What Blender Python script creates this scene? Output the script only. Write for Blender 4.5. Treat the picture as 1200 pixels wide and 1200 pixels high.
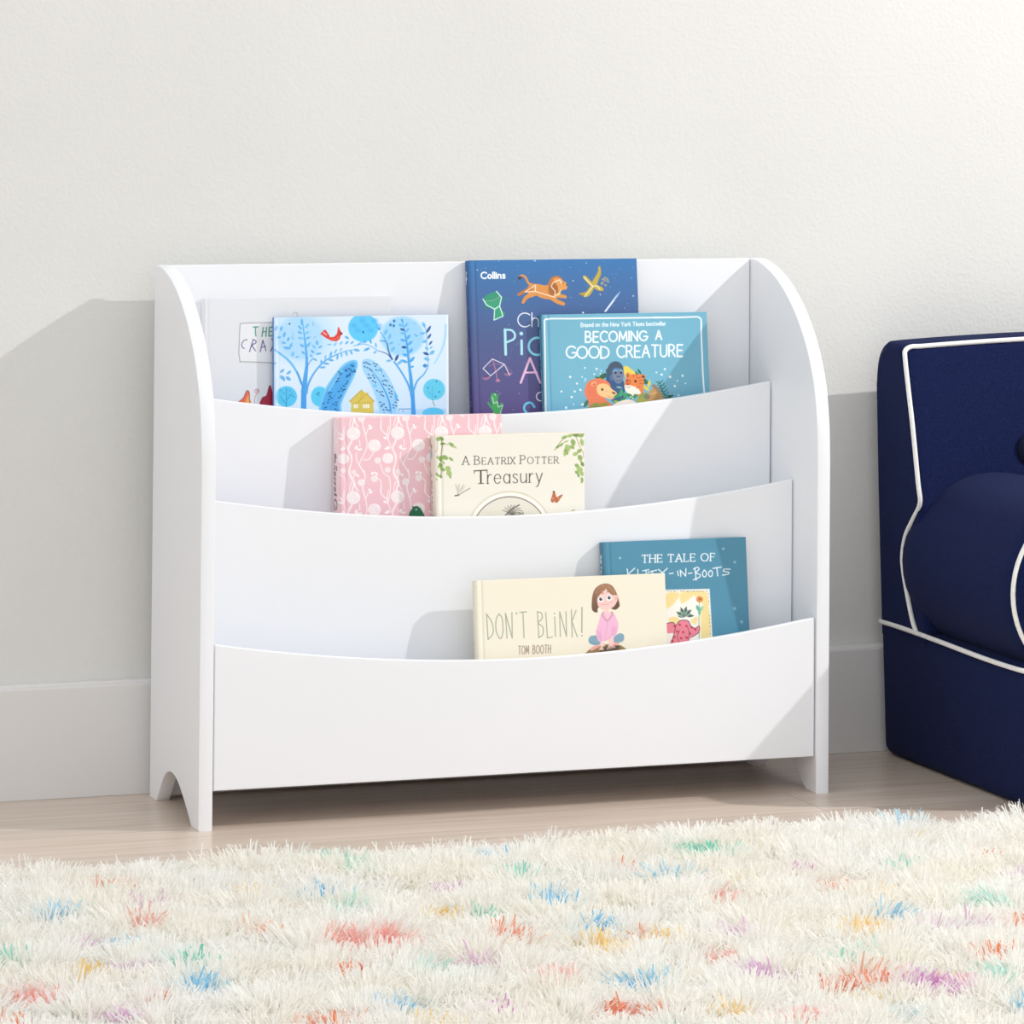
import bpy, bmesh, math, random
import numpy as np
from mathutils import Vector, Matrix

for _o in list(bpy.data.objects):
    bpy.data.objects.remove(_o, do_unlink=True)
scene = bpy.context.scene
COL = scene.collection

# ------------------------------------------------------------------ camera
cam_data = bpy.data.cameras.new('camera')
cam = bpy.data.objects.new('camera', cam_data)
COL.objects.link(cam)
cam_data.sensor_fit = 'HORIZONTAL'
cam_data.sensor_width = 36.0
FPX, PPX, PPY = 4886.16, 819.84, -72.20
cam_data.lens = FPX / 1200.0 * 36.0
cam_data.shift_x = (600.0 - PPX) / 1200.0
cam_data.shift_y = (PPY - 600.0) / 1200.0
cam_data.clip_start, cam_data.clip_end = 0.1, 100
yaw, pitch, roll = 0.3624, 0.0276, 0.0065
f_ = Vector((math.sin(yaw) * math.cos(pitch), math.cos(yaw) * math.cos(pitch), math.sin(pitch)))
r_ = Vector((math.cos(yaw), -math.sin(yaw), 0.0))
u_ = r_.cross(f_)
r2 = r_ * math.cos(roll) + u_ * math.sin(roll)
u2 = -r_ * math.sin(roll) + u_ * math.cos(roll)
cam.matrix_world = Matrix(((r2.x, u2.x, -f_.x, -1.3707), (r2.y, u2.y, -f_.y, -5.4883),
                           (r2.z, u2.z, -f_.z, 1.0466), (0, 0, 0, 1)))
scene.camera = cam

# ------------------------------------------------------------------ world, sun, exposure
world = bpy.data.worlds.new('room_daylight')
scene.world = world
world.use_nodes = True
wn, wl = world.node_tree.nodes, world.node_tree.links
wn.clear()
w_out = wn.new('ShaderNodeOutputWorld')
w_bg = wn.new('ShaderNodeBackground')
w_tc = wn.new('ShaderNodeTexCoord')
w_dot = wn.new('ShaderNodeVectorMath'); w_dot.operation = 'DOT_PRODUCT'
w_dot.inputs[1].default_value = Vector((-0.55, -0.70, 0.46)).normalized()
w_ramp = wn.new('ShaderNodeMapRange')
w_ramp.inputs['From Min'].default_value = -0.6
w_ramp.inputs['From Max'].default_value = 1.0
w_ramp.inputs['To Min'].default_value = 0.32
w_ramp.inputs['To Max'].default_value = 1.12
w_bg.inputs['Color'].default_value = (0.945, 0.972, 1.0, 1)
wl.new(w_tc.outputs['Generated'], w_dot.inputs[0])
wl.new(w_dot.outputs['Value'], w_ramp.inputs['Value'])
wl.new(w_ramp.outputs['Result'], w_bg.inputs['Strength'])
wl.new(w_bg.outputs['Background'], w_out.inputs['Surface'])

# the strong window-side studio lamp that throws the hard shadows (right, in front, above the frame)
key_data = bpy.data.lights.new('key_lamp', 'POINT')
key_data.energy = 372.0
key_data.shadow_soft_size = 0.03
key_data.color = (1.0, 0.985, 0.975)
key = bpy.data.objects.new('key_lamp', key_data)
COL.objects.link(key)
key.location = (3.60, -1.50, 2.86)

vs = scene.view_settings
vs.view_transform = 'Standard'
vs.look = 'None'
vs.gamma = 1.0
vs.use_curve_mapping = False
vs.exposure = 0.10
scene.cycles.diffuse_bounces = 10
scene.cycles.max_bounces = 14

# ------------------------------------------------------------------ helpers
def lin(c):
    c = np.asarray(c, float) / 255.0
    return np.where(c <= 0.04045, c / 12.92, ((c + 0.055) / 1.055) ** 2.4)

def rgba(c):
    l = lin(c)
    return (float(l[0]), float(l[1]), float(l[2]), 1.0)

def new_mat(name, rough=0.5, spec=0.5):
    m = bpy.data.materials.new(name)
    m.use_nodes = True
    b = m.node_tree.nodes['Principled BSDF']
    b.inputs['Roughness'].default_value = rough
    b.inputs['Specular IOR Level'].default_value = spec
    return m, m.node_tree.nodes, m.node_tree.links, b

def noise_colour(nodes, links, b, c0, c1, scale, detail=3, coord='Object', stretch=(1, 1, 1)):
    tc = nodes.new('ShaderNodeTexCoord'); mp = nodes.new('ShaderNodeMapping')
    mp.inputs['Scale'].default_value = stretch
    n = nodes.new('ShaderNodeTexNoise'); n.inputs['Scale'].default_value = scale; n.inputs['Detail'].default_value = detail
    r = nodes.new('ShaderNodeValToRGB')
    r.color_ramp.elements[0].position = 0.3; r.color_ramp.elements[1].position = 0.7
    r.color_ramp.elements[0].color = rgba(c0); r.color_ramp.elements[1].color = rgba(c1)
    links.new(tc.outputs[coord], mp.inputs['Vector']); links.new(mp.outputs['Vector'], n.inputs['Vector'])
    links.new(n.outputs['Fac'], r.inputs['Fac']); links.new(r.outputs['Color'], b.inputs['Base Color'])
    return tc, mp, n

def noise_bump(nodes, links, b, scale, strength, dist=0.001, detail=4, coord='Object'):
    tc = nodes.new('ShaderNodeTexCoord')
    n = nodes.new('ShaderNodeTexNoise'); n.inputs['Scale'].default_value = scale; n.inputs['Detail'].default_value = detail
    bp = nodes.new('ShaderNodeBump'); bp.inputs['Strength'].default_value = strength; bp.inputs['Distance'].default_value = dist
    links.new(tc.outputs[coord], n.inputs['Vector']); links.new(n.outputs['Fac'], bp.inputs['Height'])
    links.new(bp.outputs['Normal'], b.inputs['Normal'])

# paints
M_WALL, n, l, b = new_mat('warm_white_wall_paint', 0.85, 0.25)
noise_colour(n, l, b, (222, 221, 217), (226, 225, 221), 3.0)
noise_bump(n, l, b, 170.0, 0.35, 0.002, 3)
M_TRIM, n, l, b = new_mat('trim_paint', 0.45, 0.4)
noise_colour(n, l, b, (224, 222, 220), (227, 225, 223), 2.0)
M_WHITE, n, l, b = new_mat('white_lacquer', 0.38, 0.4)
noise_colour(n, l, b, (240, 241, 244), (242, 243, 246), 2.0)
noise_bump(n, l, b, 60.0, 0.03, 0.0006, 2)

# pale oak boards running along x
M_FLOOR, n, l, b = new_mat('pale_oak_boards', 0.30, 0.5)
def _m(op, a, bb=None, c=None):
    nd = n.new('ShaderNodeMath'); nd.operation = op
    for i, v in enumerate((a, bb, c)):
        if v is None: continue
        if isinstance(v, (int, float)): nd.inputs[i].default_value = v
        else: l.new(v, nd.inputs[i])
    return nd.outputs[0]
tc = n.new('ShaderNodeTexCoord'); sx = n.new('ShaderNodeSeparateXYZ')
l.new(tc.outputs['Object'], sx.inputs['Vector'])
X, Y = sx.outputs['X'], sx.outputs['Y']
PW, PL = 0.150, 1.9
vy = _m('DIVIDE', _m('ADD', Y, 20 * PW - 0.172), PW)
row = _m('FLOOR', vy); fy = _m('FRACT', vy)
wnz = n.new('ShaderNodeTexWhiteNoise'); wnz.noise_dimensions = '1D'; l.new(row, wnz.inputs['W'])
off = _m('MULTIPLY', wnz.outputs['Value'], PL)
vx = _m('DIVIDE', _m('ADD', _m('ADD', X, 20.0), off), PL)
col_ = _m('FLOOR', vx); fx = _m('FRACT', vx)
pid = _m('ADD', _m('MULTIPLY', row, 13.17), _m('MULTIPLY', col_, 7.31))
wn2 = n.new('ShaderNodeTexWhiteNoise'); wn2.noise_dimensions = '1D'; l.new(pid, wn2.inputs['W'])
cmb = n.new('ShaderNodeCombineXYZ')
l.new(_m('MULTIPLY', X, 1.6), cmb.inputs['X']); l.new(_m('MULTIPLY', Y, 34.0), cmb.inputs['Y']); l.new(_m('MULTIPLY', pid, 3.3), cmb.inputs['Z'])
grain = n.new('ShaderNodeTexNoise'); grain.inputs['Scale'].default_value = 2.0; grain.inputs['Detail'].default_value = 6.0; grain.inputs['Distortion'].default_value = 0.7
l.new(cmb.outputs['Vector'], grain.inputs['Vector'])
rp = n.new('ShaderNodeValToRGB')
rp.color_ramp.elements[0].position = 0.28; rp.color_ramp.elements[0].color = rgba((200, 180, 162))
rp.color_ramp.elements[1].position = 0.72; rp.color_ramp.elements[1].color = rgba((222, 206, 192))
l.new(grain.outputs['Fac'], rp.inputs['Fac'])
hsv = n.new('ShaderNodeHueSaturation')
l.new(_m('ADD', _m('MULTIPLY', wn2.outputs['Value'], 0.16), 0.92), hsv.inputs['Value'])
l.new(rp.outputs['Color'], hsv.inputs['Color'])
seam = _m('MAXIMUM', _m('LESS_THAN', fy, 0.010), _m('LESS_THAN', fx, 0.0009))
mx = n.new('ShaderNodeMix'); mx.data_type = 'RGBA'
l.new(_m('MULTIPLY', seam, 0.6), mx.inputs['Factor'])
l.new(hsv.outputs['Color'], mx.inputs['A']); mx.inputs['B'].default_value = rgba((140, 118, 98))
l.new(mx.outputs['Result'], b.inputs['Base Color'])
bp = n.new('ShaderNodeBump'); bp.inputs['Strength'].default_value = 0.12; bp.inputs['Distance'].default_value = 0.001
l.new(grain.outputs['Fac'], bp.inputs['Height']); l.new(bp.outputs['Normal'], b.inputs['Normal'])

# navy twill and piping
M_NAVY, n, l, b = new_mat('navy_twill', 0.95, 0.1)
noise_colour(n, l, b, (17, 25, 60), (25, 35, 76), 420.0, 2)
noise_bump(n, l, b, 900.0, 0.25, 0.0008, 2)
b.inputs['Sheen Weight'].default_value = 0.03
b.inputs['Sheen Roughness'].default_value = 0.5
b.inputs['Sheen Tint'].default_value = (0.55, 0.6, 0.8, 1)
M_BUTTON, n, l, b = new_mat('button_cloth_hollow_shade', 0.85, 0.2)
noise_colour(n, l, b, (14, 17, 40), (19, 23, 50), 300.0, 2)  # navy darkened here to paint in the shade of the tuft hollows
M_PIPE, n, l, b = new_mat('ivory_piping', 0.8, 0.2)
noise_colour(n, l, b, (236, 234, 228), (246, 244, 240), 200.0, 2)
noise_bump(n, l, b, 700.0, 0.3, 0.0008, 2)

# printed book board and paper
M_PRINT, n, l, b = new_mat('printed_board', 0.42, 0.35)
at = n.new('ShaderNodeAttribute'); at.attribute_name = 'print'
l.new(at.outputs['Color'], b.inputs['Base Color'])
noise_bump(n, l, b, 500.0, 0.02, 0.0004, 2)
M_PAPER, n, l, b = new_mat('page_edges', 0.8, 0.2)
noise_colour(n, l, b, (226, 222, 212), (240, 237, 230), 30.0, 2, 'Object', (1, 60, 1))

# yarn
M_YARN, n, l, b = new_mat('shag_yarn', 0.9, 0.15)
at = n.new('ShaderNodeAttribute'); at.attribute_name = 'yarn'
l.new(at.outputs['Color'], b.inputs['Base Color'])
tr = n.new('ShaderNodeBsdfTranslucent'); l.new(at.outputs['Color'], tr.inputs['Color'])
ms = n.new('ShaderNodeMixShader'); ms.inputs['Fac'].default_value = 0.42
l.new(b.outputs['BSDF'], ms.inputs[1]); l.new(tr.outputs['BSDF'], ms.inputs[2])
l.new(ms.outputs['Shader'], n['Material Output'].inputs['Surface'])
M_BACKING, n, l, b = new_mat('rug_backing_weave', 0.9, 0.1)
noise_colour(n, l, b, (214, 208, 192), (226, 221, 208), 90.0)

def link(name, me, mat=None, parent=None, loc=None):
    o = bpy.data.objects.new(name, me)
    COL.objects.link(o)
    if mat is not None: me.materials.append(mat)
    if parent is not None: o.parent = parent
    if loc is not None: o.location = loc
    return o

def obj(name, bm, mat, parent=None, smooth=False, loc=None):
    bmesh.ops.recalc_face_normals(bm, faces=bm.faces[:])
    me = bpy.data.meshes.new(name)
    bm.to_mesh(me); bm.free()
    if smooth:
        me.polygons.foreach_set('use_smooth', [True] * len(me.polygons))
    return link(name, me, mat, parent, loc)

def thing(name, label, cat, loc=(0, 0, 0), group=None):
    o = bpy.data.objects.new(name, None)
    COL.objects.link(o)
    o.location = loc
    o.empty_display_size = 0.05
    o['label'] = label; o['category'] = cat
    if group: o['group'] = group
    return o

def box_bm(x0, x1, y0, y1, z0, z1, r=0.0, seg=2):
    bm = bmesh.new()
    bmesh.ops.create_cube(bm, size=1.0)
    bmesh.ops.scale(bm, vec=(x1 - x0, y1 - y0, z1 - z0), verts=bm.verts)
    bmesh.ops.translate(bm, vec=((x0 + x1) / 2, (y0 + y1) / 2, (z0 + z1) / 2), verts=bm.verts)
    if r > 0:
        bmesh.ops.bevel(bm, geom=bm.edges[:], offset=r, segments=seg, profile=0.5, affect='EDGES')
    return bm

def prism_bm(outline, axis, a, b_, bev=0.0, seg=2):
    """outline: 2-D points; extruded along axis ('x': points are (y,z); 'y': points are (x,z))."""
    bm = bmesh.new()
    def P(q, t): return (t, q[0], q[1]) if axis == 'x' else (q[0], t, q[1])
    A = [bm.verts.new(P(q, a)) for q in outline]
    B = [bm.verts.new(P(q, b_)) for q in outline]
    bm.faces.new(A); bm.faces.new(B[::-1])
    N = len(outline)
    for i in range(N):
        j = (i + 1) % N
        bm.faces.new((A[i], B[i], B[j], A[j]))
    bmesh.ops.recalc_face_normals(bm, faces=bm.faces[:])
    if bev > 0:
        rim = [e for e in bm.edges if all((v in A) for v in e.verts) or all((v in B) for v in e.verts)]
        bmesh.ops.bevel(bm, geom=rim, offset=bev, segments=seg, profile=0.5, affect='EDGES', clamp_overlap=True)
    return bm

def sharpen(o, deg=32):
    me = o.data
    me.polygons.foreach_set('use_smooth', [True] * len(me.polygons))
    bm = bmesh.new(); bm.from_mesh(me)
    for e in bm.edges:
        e.smooth = not (len(e.link_faces) == 2 and e.calc_face_angle(0) > math.radians(deg)) and not (len(e.link_faces) == 2 and any(len(f.verts) > 8 for f in e.link_faces))
    bm.to_mesh(me); bm.free()

def cr(pts, nn=6, closed=False):
    """Catmull-Rom samples through pts."""
    P = [np.asarray(q, float) for q in pts]
    if len(P) < 3: return P
    out = []
    N = len(P)
    rng = range(N) if closed else range(N - 1)
    for i in rng:
        p1, p2 = P[i], P[(i + 1) % N]
        p0 = P[(i - 1) % N] if (closed or i > 0) else 2 * p1 - p2
        p3 = P[(i + 2) % N] if (closed or i + 2 < N) else 2 * p2 - p1
        for k in range(nn):
            t = k / nn
            out.append(0.5 * ((2 * p1) + (-p0 + p2) * t + (2 * p0 - 5 * p1 + 4 * p2 - p3) * t * t + (-p0 + 3 * p1 - 3 * p2 + p3) * t ** 3))
    if not closed: out.append(P[-1])
    return out

def tube_bm(pts, r, sides=10, closed=False):
    bm = bmesh.new()
    P = [Vector([float(c) for c in q]) for q in pts]
    N = len(P)
    rings = []
    prev = None
    for i in range(N):
        if closed: t = (P[(i + 1) % N] - P[(i - 1) % N])
        else: t = P[min(i + 1, N - 1)] - P[max(i - 1, 0)]
        t.normalize()
        if prev is None:
            a = Vector((0, 0, 1)) if abs(t.z) < 0.9 else Vector((0, 1, 0))
            prev = (a - t * a.dot(t)).normalized()
        else:
            prev = (prev - t * prev.dot(t)).normalized()
        c2 = t.cross(prev)
        rings.append([bm.verts.new(P[i] + (prev * math.cos(2 * math.pi * k / sides) + c2 * math.sin(2 * math.pi * k / sides)) * r) for k in range(sides)])
    for i in range(N if closed else N - 1):
        A, B = rings[i], rings[(i + 1) % N]
        for k in range(sides):
            bm.faces.new((A[k], A[(k + 1) % sides], B[(k + 1) % sides], B[k]))
    if not closed:
        bm.faces.new(rings[0][::-1]); bm.faces.new(rings[-1])
    return bm

# ------------------------------------------------------------------ setting
YB, YW = 0.302, 0.322            # baseboard face, wall face
def struct(name, bm, mat, smooth=False):
    o = obj(name, bm, mat, None, smooth)
    o['kind'] = 'structure'
    return o
struct('floor', box_bm(-4.0, 4.5, -6.5, YW + 0.1, -0.06, 0.0), M_FLOOR)
struct('wall_back', box_bm(-4.0, 4.5, YW, YW + 0.1, 0.0, 2.7), M_WALL)
bb = [(YW - 0.0001, 0.0003), (YB, 0.0003), (YB, 0.1525), (YB + 0.0012, 0.1560), (YB + 0.0042, 0.1568), (YB + 0.006, 0.1600), (YW - 0.0001, 0.1600)]
struct('baseboard_back', prism_bm(bb, 'x', -4.0, 4.5), M_TRIM)

# ------------------------------------------------------------------ bookcase
W, D, H, T = 0.914, 0.2812, 0.744, 0.0193
case = thing('bookcase', 'white three-tier sling-style bookcase with curved sides standing against the wall', 'bookcase')
prof = [(0.0, 0.0), (0.0, 0.475)]
curve = cr([(0.0, 0.475), (0.003, 0.520), (0.0135, 0.570), (0.030, 0.605), (0.050, 0.635), (0.080, 0.6665), (0.112, 0.6915), (0.148, 0.713), (0.190, 0.730), (0.235, 0.7415), (0.262, 0.744), (0.2812, 0.744)], 5)
prof += [tuple(q) for q in curve[1:]]
prof += [(D, 0.0), (0.243, 0.0)]
arch = cr([(0.243, 0.0), (0.227, 0.0145), (0.208, 0.0330), (0.188, 0.0465), (0.165, 0.0530), (0.142, 0.0530), (0.120, 0.0475), (0.098, 0.0375), (0.069, 0.0205), (0.0394, 0.0)], 5)
prof += [tuple(q) for q in arch[1:]]
for x0 in (0.0, W - T):
    o = obj('side_panel', prism_bm(prof, 'x', x0, x0 + T, 0.0012, 2), M_WHITE, case)
    sharpen(o)
GAP = 0.0022
XL, XR = T + GAP, W - T - GAP
o = obj('back_panel', box_bm(T + 0.0004, W - T - 0.0012, 0.265, 0.2790, 0.0035, 0.744, 0.0008, 1), M_WHITE, case)
def tier(y, zc, zb, th):
    mid = (XL + XR) / 2; hw = (XR - XL) / 2
    top = []
    for k in range(41):
        u = -1 + 2 * k / 40
        top.append((mid + hw * u, zc - 0.0385 * (1 - abs(u) ** 1.95)))
    out = [(XL, zb)] + top + [(XR, zb)]
    o = obj('tier_panel', prism_bm(out, 'y', y, y + th, 0.0012, 2), M_WHITE, case)
    sharpen(o)
tier(0.003, 0.2478, 0.0523, 0.011)
tier(0.090, 0.4347, 0.0656, 0.011)
tier(0.177, 0.5692, 0.2556, 0.011)
for (ya, yb, z) in ((0.0142, 0.1010, 0.065), (0.1012, 0.1880, 0.255), (0.1882, 0.2648, 0.44)):
    obj('pocket_floor', box_bm(T + 0.0003, W - T - 0.0003, ya, yb, z - 0.012, z, 0.0006, 1), M_WHITE, case)

# ------------------------------------------------------------------ print shop: covers are drawn as coloured fine-mesh board
def glyphs():
    g = {}
    def G(ch, w, *st): g[ch] = (w, st)
    L = lambda *p: ('l', p)
    C = lambda *p: ('c', p)
    O = lambda cx, cy, rx, ry, a0=0, a1=360: ('l', tuple((cx + rx * math.cos(math.radians(a0 + (a1 - a0) * k / 28)), cy + ry * math.sin(math.radians(a0 + (a1 - a0) * k / 28))) for k in range(29)))
    G('A', .8, L((0, 0), (.4, 1), (.8, 0)), L((.14, .36), (.66, .36)))
    G('B', .66, L((0, 0), (0, 1)), C((0, 1), (.38, .98), (.55, .78), (.38, .56), (0, .53)), C((0, .53), (.45, .5), (.66, .27), (.45, .03), (0, 0)))
    G('C', .78, O(.48, .5, .48, .5, 48, 312))
    G('D', .74, L((0, 0), (0, 1)), C((0, 1), (.36, .97), (.66, .78), (.74, .5), (.66, .22), (.36, .03), (0, 0)))
    G('E', .58, L((.58, 1), (0, 1), (0, 0), (.58, 0)), L((0, .52), (.5, .52)))
    G('F', .55, L((.55, 1), (0, 1), (0, 0)), L((0, .52), (.46, .52)))
    G('G', .84, O(.48, .5, .48, .5, 45, 350), L((.92, .44), (.55, .44)))
    G('H', .72, L((0, 0), (0, 1)), L((.72, 0), (.72, 1)), L((0, .52), (.72, .52)))
    G('I', .0, L((0, 0), (0, 1)))
    G('K', .66, L((0, 0), (0, 1)), L((.62, 1), (0, .42)), L((.18, .58), (.66, 0)))
    G('L', .54, L((0, 1), (0, 0), (.54, 0)))
    G('M', .9, L((0, 0), (.08, 1), (.45, .2), (.82, 1), (.9, 0)))
    G('N', .74, L((0, 0), (0, 1), (.74, 0), (.74, 1)))
    G('O', .94, O(.47, .5, .47, .5))
    G('P', .6, L((0, 0), (0, 1)), C((0, 1), (.4, .98), (.6, .74), (.4, .5), (0, .47)))
    G('R', .66, L((0, 0), (0, 1)), C((0, 1), (.4, .98), (.58, .75), (.4, .52), (0, .49)), L((.3, .49), (.66, 0)))
    G('S', .56, C((.53, .86), (.38, .99), (.14, .96), (.04, .77), (.18, .58), (.42, .45), (.55, .25), (.42, .03), (.16, .0), (.0, .15)))
    G('T', .7, L((0, 1), (.7, 1)), L((.35, 1), (.35, 0)))
    G('U', .7, C((0, 1), (0, .4), (.08, .12), (.35, 0), (.62, .12), (.7, .4), (.7, 1)))
    G('X', .68, L((0, 1), (.68, 0)), L((.68, 1), (0, 0)))
    G('Y', .68, L((0, 1), (.34, .48), (.68, 1)), L((.34, .48), (.34, 0)))
    G('-', .36, L((0, .45), (.36, .45)))
    G("'", .0, L((0, 1), (0, .82)))
    G('!', .0, L((0, 1), (0, .24)), L((0, .02), (0, 0)))
    x = .62
    G('a', .46, O(.23, x / 2, .23, x / 2), L((.46, x), (.46, 0)))
    G('b', .46, L((0, 1), (0, 0)), O(.23, x / 2, .23, x / 2))
    G('d', .46, L((.46, 1), (.46, 0)), O(.23, x / 2, .23, x / 2))
    G('c', .42, O(.25, x / 2, .25, x / 2, 48, 312))
    G('e', .48, L((0, .34), (.48, .34)), O(.24, x / 2, .24, x / 2, 8, 318))
    G('h', .44, L((0, 1), (0, 0)), C((0, .4), (.1, .58), (.26, x), (.4, .54), (.44, .36), (.44, 0)))
    G('i', .0, L((0, x), (0, 0)), L((0, .86), (0, .84)))
    G('k', .4, L((0, 1), (0, 0)), L((.36, x), (0, .24)), L((.12, .36), (.4, 0)))
    G('l', .0, L((0, 1), (0, 0)))
    G('m', .7, L((0, x), (0, 0)), C((0, .4), (.08, .57), (.2, x), (.31, .55), (.35, .38), (.35, 0)), C((.35, .4), (.43, .57), (.55, x), (.66, .55), (.7, .38), (.7, 0)))
    G('n', .44, L((0, x), (0, 0)), C((0, .4), (.1, .57), (.26, x), (.4, .54), (.44, .36), (.44, 0)))
    G('o', .48, O(.24, x / 2, .24, x / 2))
    G('r', .28, L((0, x), (0, 0)), C((0, .36), (.08, .54), (.2, x), (.28, .59)))
    G('s', .36, C((.34, .53), (.2, x), (.05, .56), (.05, .42), (.2, .32), (.33, .22), (.33, .07), (.17, 0), (0, .08)))
    G('t', .3, L((.12, .86), (.12, .1), (.18, .01), (.3, .02)), L((0, x), (.28, x)))
    G('u', .44, C((0, x), (0, .24), (.06, .05), (.2, 0), (.36, .08), (.44, .24)), L((.44, x), (.44, 0)))
    G('w', .66, L((0, x), (.16, 0), (.33, .55), (.5, 0), (.66, x)))
    G('y', .46, L((0, x), (.23, 0)), L((.46, x), (.23, 0), (.12, -.26), (0, -.3)))
    return g
GL = glyphs()

class Sheet:
    """A printed sheet: a fine grid over the cover (u to the right, v down, metres) and its ink colours.
    Artwork is given in layout units; lay = affine map (u, v) -> layout."""
    def __init__(s, us, vs_, lay, bg):
        s.us, s.vs = np.asarray(us), np.asarray(vs_)
        s.lay = lay
        U, Vv = np.meshgrid(s.us, s.vs)
        s.X = lay[0] + lay[2] * U + lay[4] * Vv
        s.Y = lay[1] + lay[3] * U + lay[5] * Vv
        s.C = np.tile(np.asarray(bg, float), U.shape + (1,))
        s.aa = abs(lay[2]) * (s.us[1] - s.us[0]) * 1.1
        s.ox = s.oy = 0.0; s.sc = 1.0
        s.inv = np.linalg.inv(np.array([[lay[2], lay[4]], [lay[3], lay[5]]]))
    def unit(s, ox=0.0, oy=0.0, sc=1.0):
        s.ox, s.oy, s.sc = ox, oy, sc
        return s
    def P(s, pts): return np.asarray(pts, float) / s.sc + (s.ox, s.oy)
    def win(s, x0, y0, x1, y1):
        q = np.array([[x0, y0], [x1, y0], [x0, y1], [x1, y1]]) - (s.lay[0], s.lay[1])
        uv = q @ s.inv.T
        a, b_ = np.searchsorted(s.us, uv[:, 0].min()), np.searchsorted(s.us, uv[:, 0].max())
        c, d = np.searchsorted(s.vs, uv[:, 1].min()), np.searchsorted(s.vs, uv[:, 1].max())
        return slice(c, max(d, c)), slice(a, max(b_, a))
    def ink(s, w, d, col, al, soft):
        m = np.clip(0.5 - d / max(s.aa, soft), 0, 1)[..., None] * al
        if isinstance(col, tuple) and len(col) == 2 and hasattr(col[0], '__len__'):
            Y = s.Y[w]
            t = ((Y - Y.min()) / max(1e-6, Y.max() - Y.min()))[..., None]
            col = np.asarray(col[0], float) * (1 - t) + np.asarray(col[1], float) * t
        s.C[w] = s.C[w] * (1 - m) + np.asarray(col, float) * m
    def poly(s, pts, col, al=1.0, soft=0.0, curve=0):
        if curve: pts = cr(pts, curve, True)
        p = s.P(pts); soft /= s.sc
        pad = soft + 2 * s.aa
        w = s.win(p[:, 0].min() - pad, p[:, 1].min() - pad, p[:, 0].max() + pad, p[:, 1].max() + pad)
        X, Y = s.X[w], s.Y[w]
        if X.size == 0: return
        d = np.full(X.shape, 1e9); sg = np.ones(X.shape)
        n = len(p)
        for i in range(n):
            a, b_ = p[i], p[i - 1]
            e = b_ - a; wx, wy = X - a[0], Y - a[1]
            t = np.clip((wx * e[0] + wy * e[1]) / max(1e-12, e @ e), 0, 1)
            d = np.minimum(d, (wx - e[0] * t) ** 2 + (wy - e[1] * t) ** 2)
            c1 = Y >= a[1]; c2 = Y < b_[1]; c3 = e[0] * wy > e[1] * wx
            sg = np.where((c1 & c2 & c3) | (~c1 & ~c2 & ~c3), -sg, sg)
        s.ink(w, sg * np.sqrt(d), col, al, soft)
    def line(s, pts, wd, col, al=1.0, curve=0, soft=0.0, w2=None, contrast=0.0, closed=False):
        if curve and len(pts) > 2: pts = cr(pts, curve, closed)
        elif closed: pts = list(pts) + [pts[0]]
        p = s.P(pts); wd = wd / s.sc; soft /= s.sc
        w2_ = wd if w2 is None else w2 / s.sc
        pad = max(wd, w2_) + soft + 2 * s.aa
        w = s.win(p[:, 0].min() - pad, p[:, 1].min() - pad, p[:, 0].max() + pad, p[:, 1].max() + pad)
        X, Y = s.X[w], s.Y[w]
        if X.size == 0: return
        d = np.full(X.shape, 1e9)
        n = len(p) - 1
        for i in range(n):
            a, b_ = p[i], p[i + 1]
            e = b_ - a; wx, wy = X - a[0], Y - a[1]
            t = np.clip((wx * e[0] + wy * e[1]) / max(1e-12, e @ e), 0, 1)
            k = wd + (w2_ - wd) * (i + t) / n
            if contrast:
                k = k * (1 - contrast + contrast * abs(e[1]) / max(1e-9, math.hypot(*e)))
            d = np.minimum(d, np.sqrt((wx - e[0] * t) ** 2 + (wy - e[1] * t) ** 2) - k / 2)
        s.ink(w, d, col, al, soft)
    def ell(s, cx, cy, rx, ry, col, rot=0.0, al=1.0, soft=0.0):
        c = s.P([(cx, cy)])[0]; rx /= s.sc; ry /= s.sc; soft /= s.sc
        R = max(rx, ry) + soft + 2 * s.aa
        w = s.win(c[0] - R, c[1] - R, c[0] + R, c[1] + R)
        X, Y = s.X[w] - c[0], s.Y[w] - c[1]
        if X.size == 0: return
        a = math.radians(rot); x = X * math.cos(a) + Y * math.sin(a); y = -X * math.sin(a) + Y * math.cos(a)
        k = np.sqrt((x / rx) ** 2 + (y / ry) ** 2)
        s.ink(w, (k - 1) * min(rx, ry), col, al, soft)
    def ring(s, cx, cy, r, wd, col, a0=0, a1=360, al=1.0):
        s.line([(cx + r * math.cos(math.radians(a0 + (a1 - a0) * k / 40)), cy + r * math.sin(math.radians(a0 + (a1 - a0) * k / 40))) for k in range(41)], wd, col, al)
    def text(s, string, x0, x1, yb0, h, wd, col, yb1=None, h1=None, sp=0.24, space=0.5, serif=0.0, contrast=0.0, slant=0.0, small=1.0, al=1.0, jit=0.0):
        """letters fitted between x0 and x1; baseline from yb0 to yb1, height h (-> h1); small < 1: small capitals after each initial."""
        yb1 = yb0 if yb1 is None else yb1; h1 = h if h1 is None else h1
        tot = 0.0; lay = []; first = True
        for ch in string:
            if ch == ' ': tot += space; first = True; continue
            k = 1.0 if first else small
            first = False
            gw, st = GL[ch]
            lay.append((tot, k, gw, st)); tot += gw * k + sp
        tot -= sp
        kx = (x1 - x0) / tot
        rnd = random.Random(string)
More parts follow.
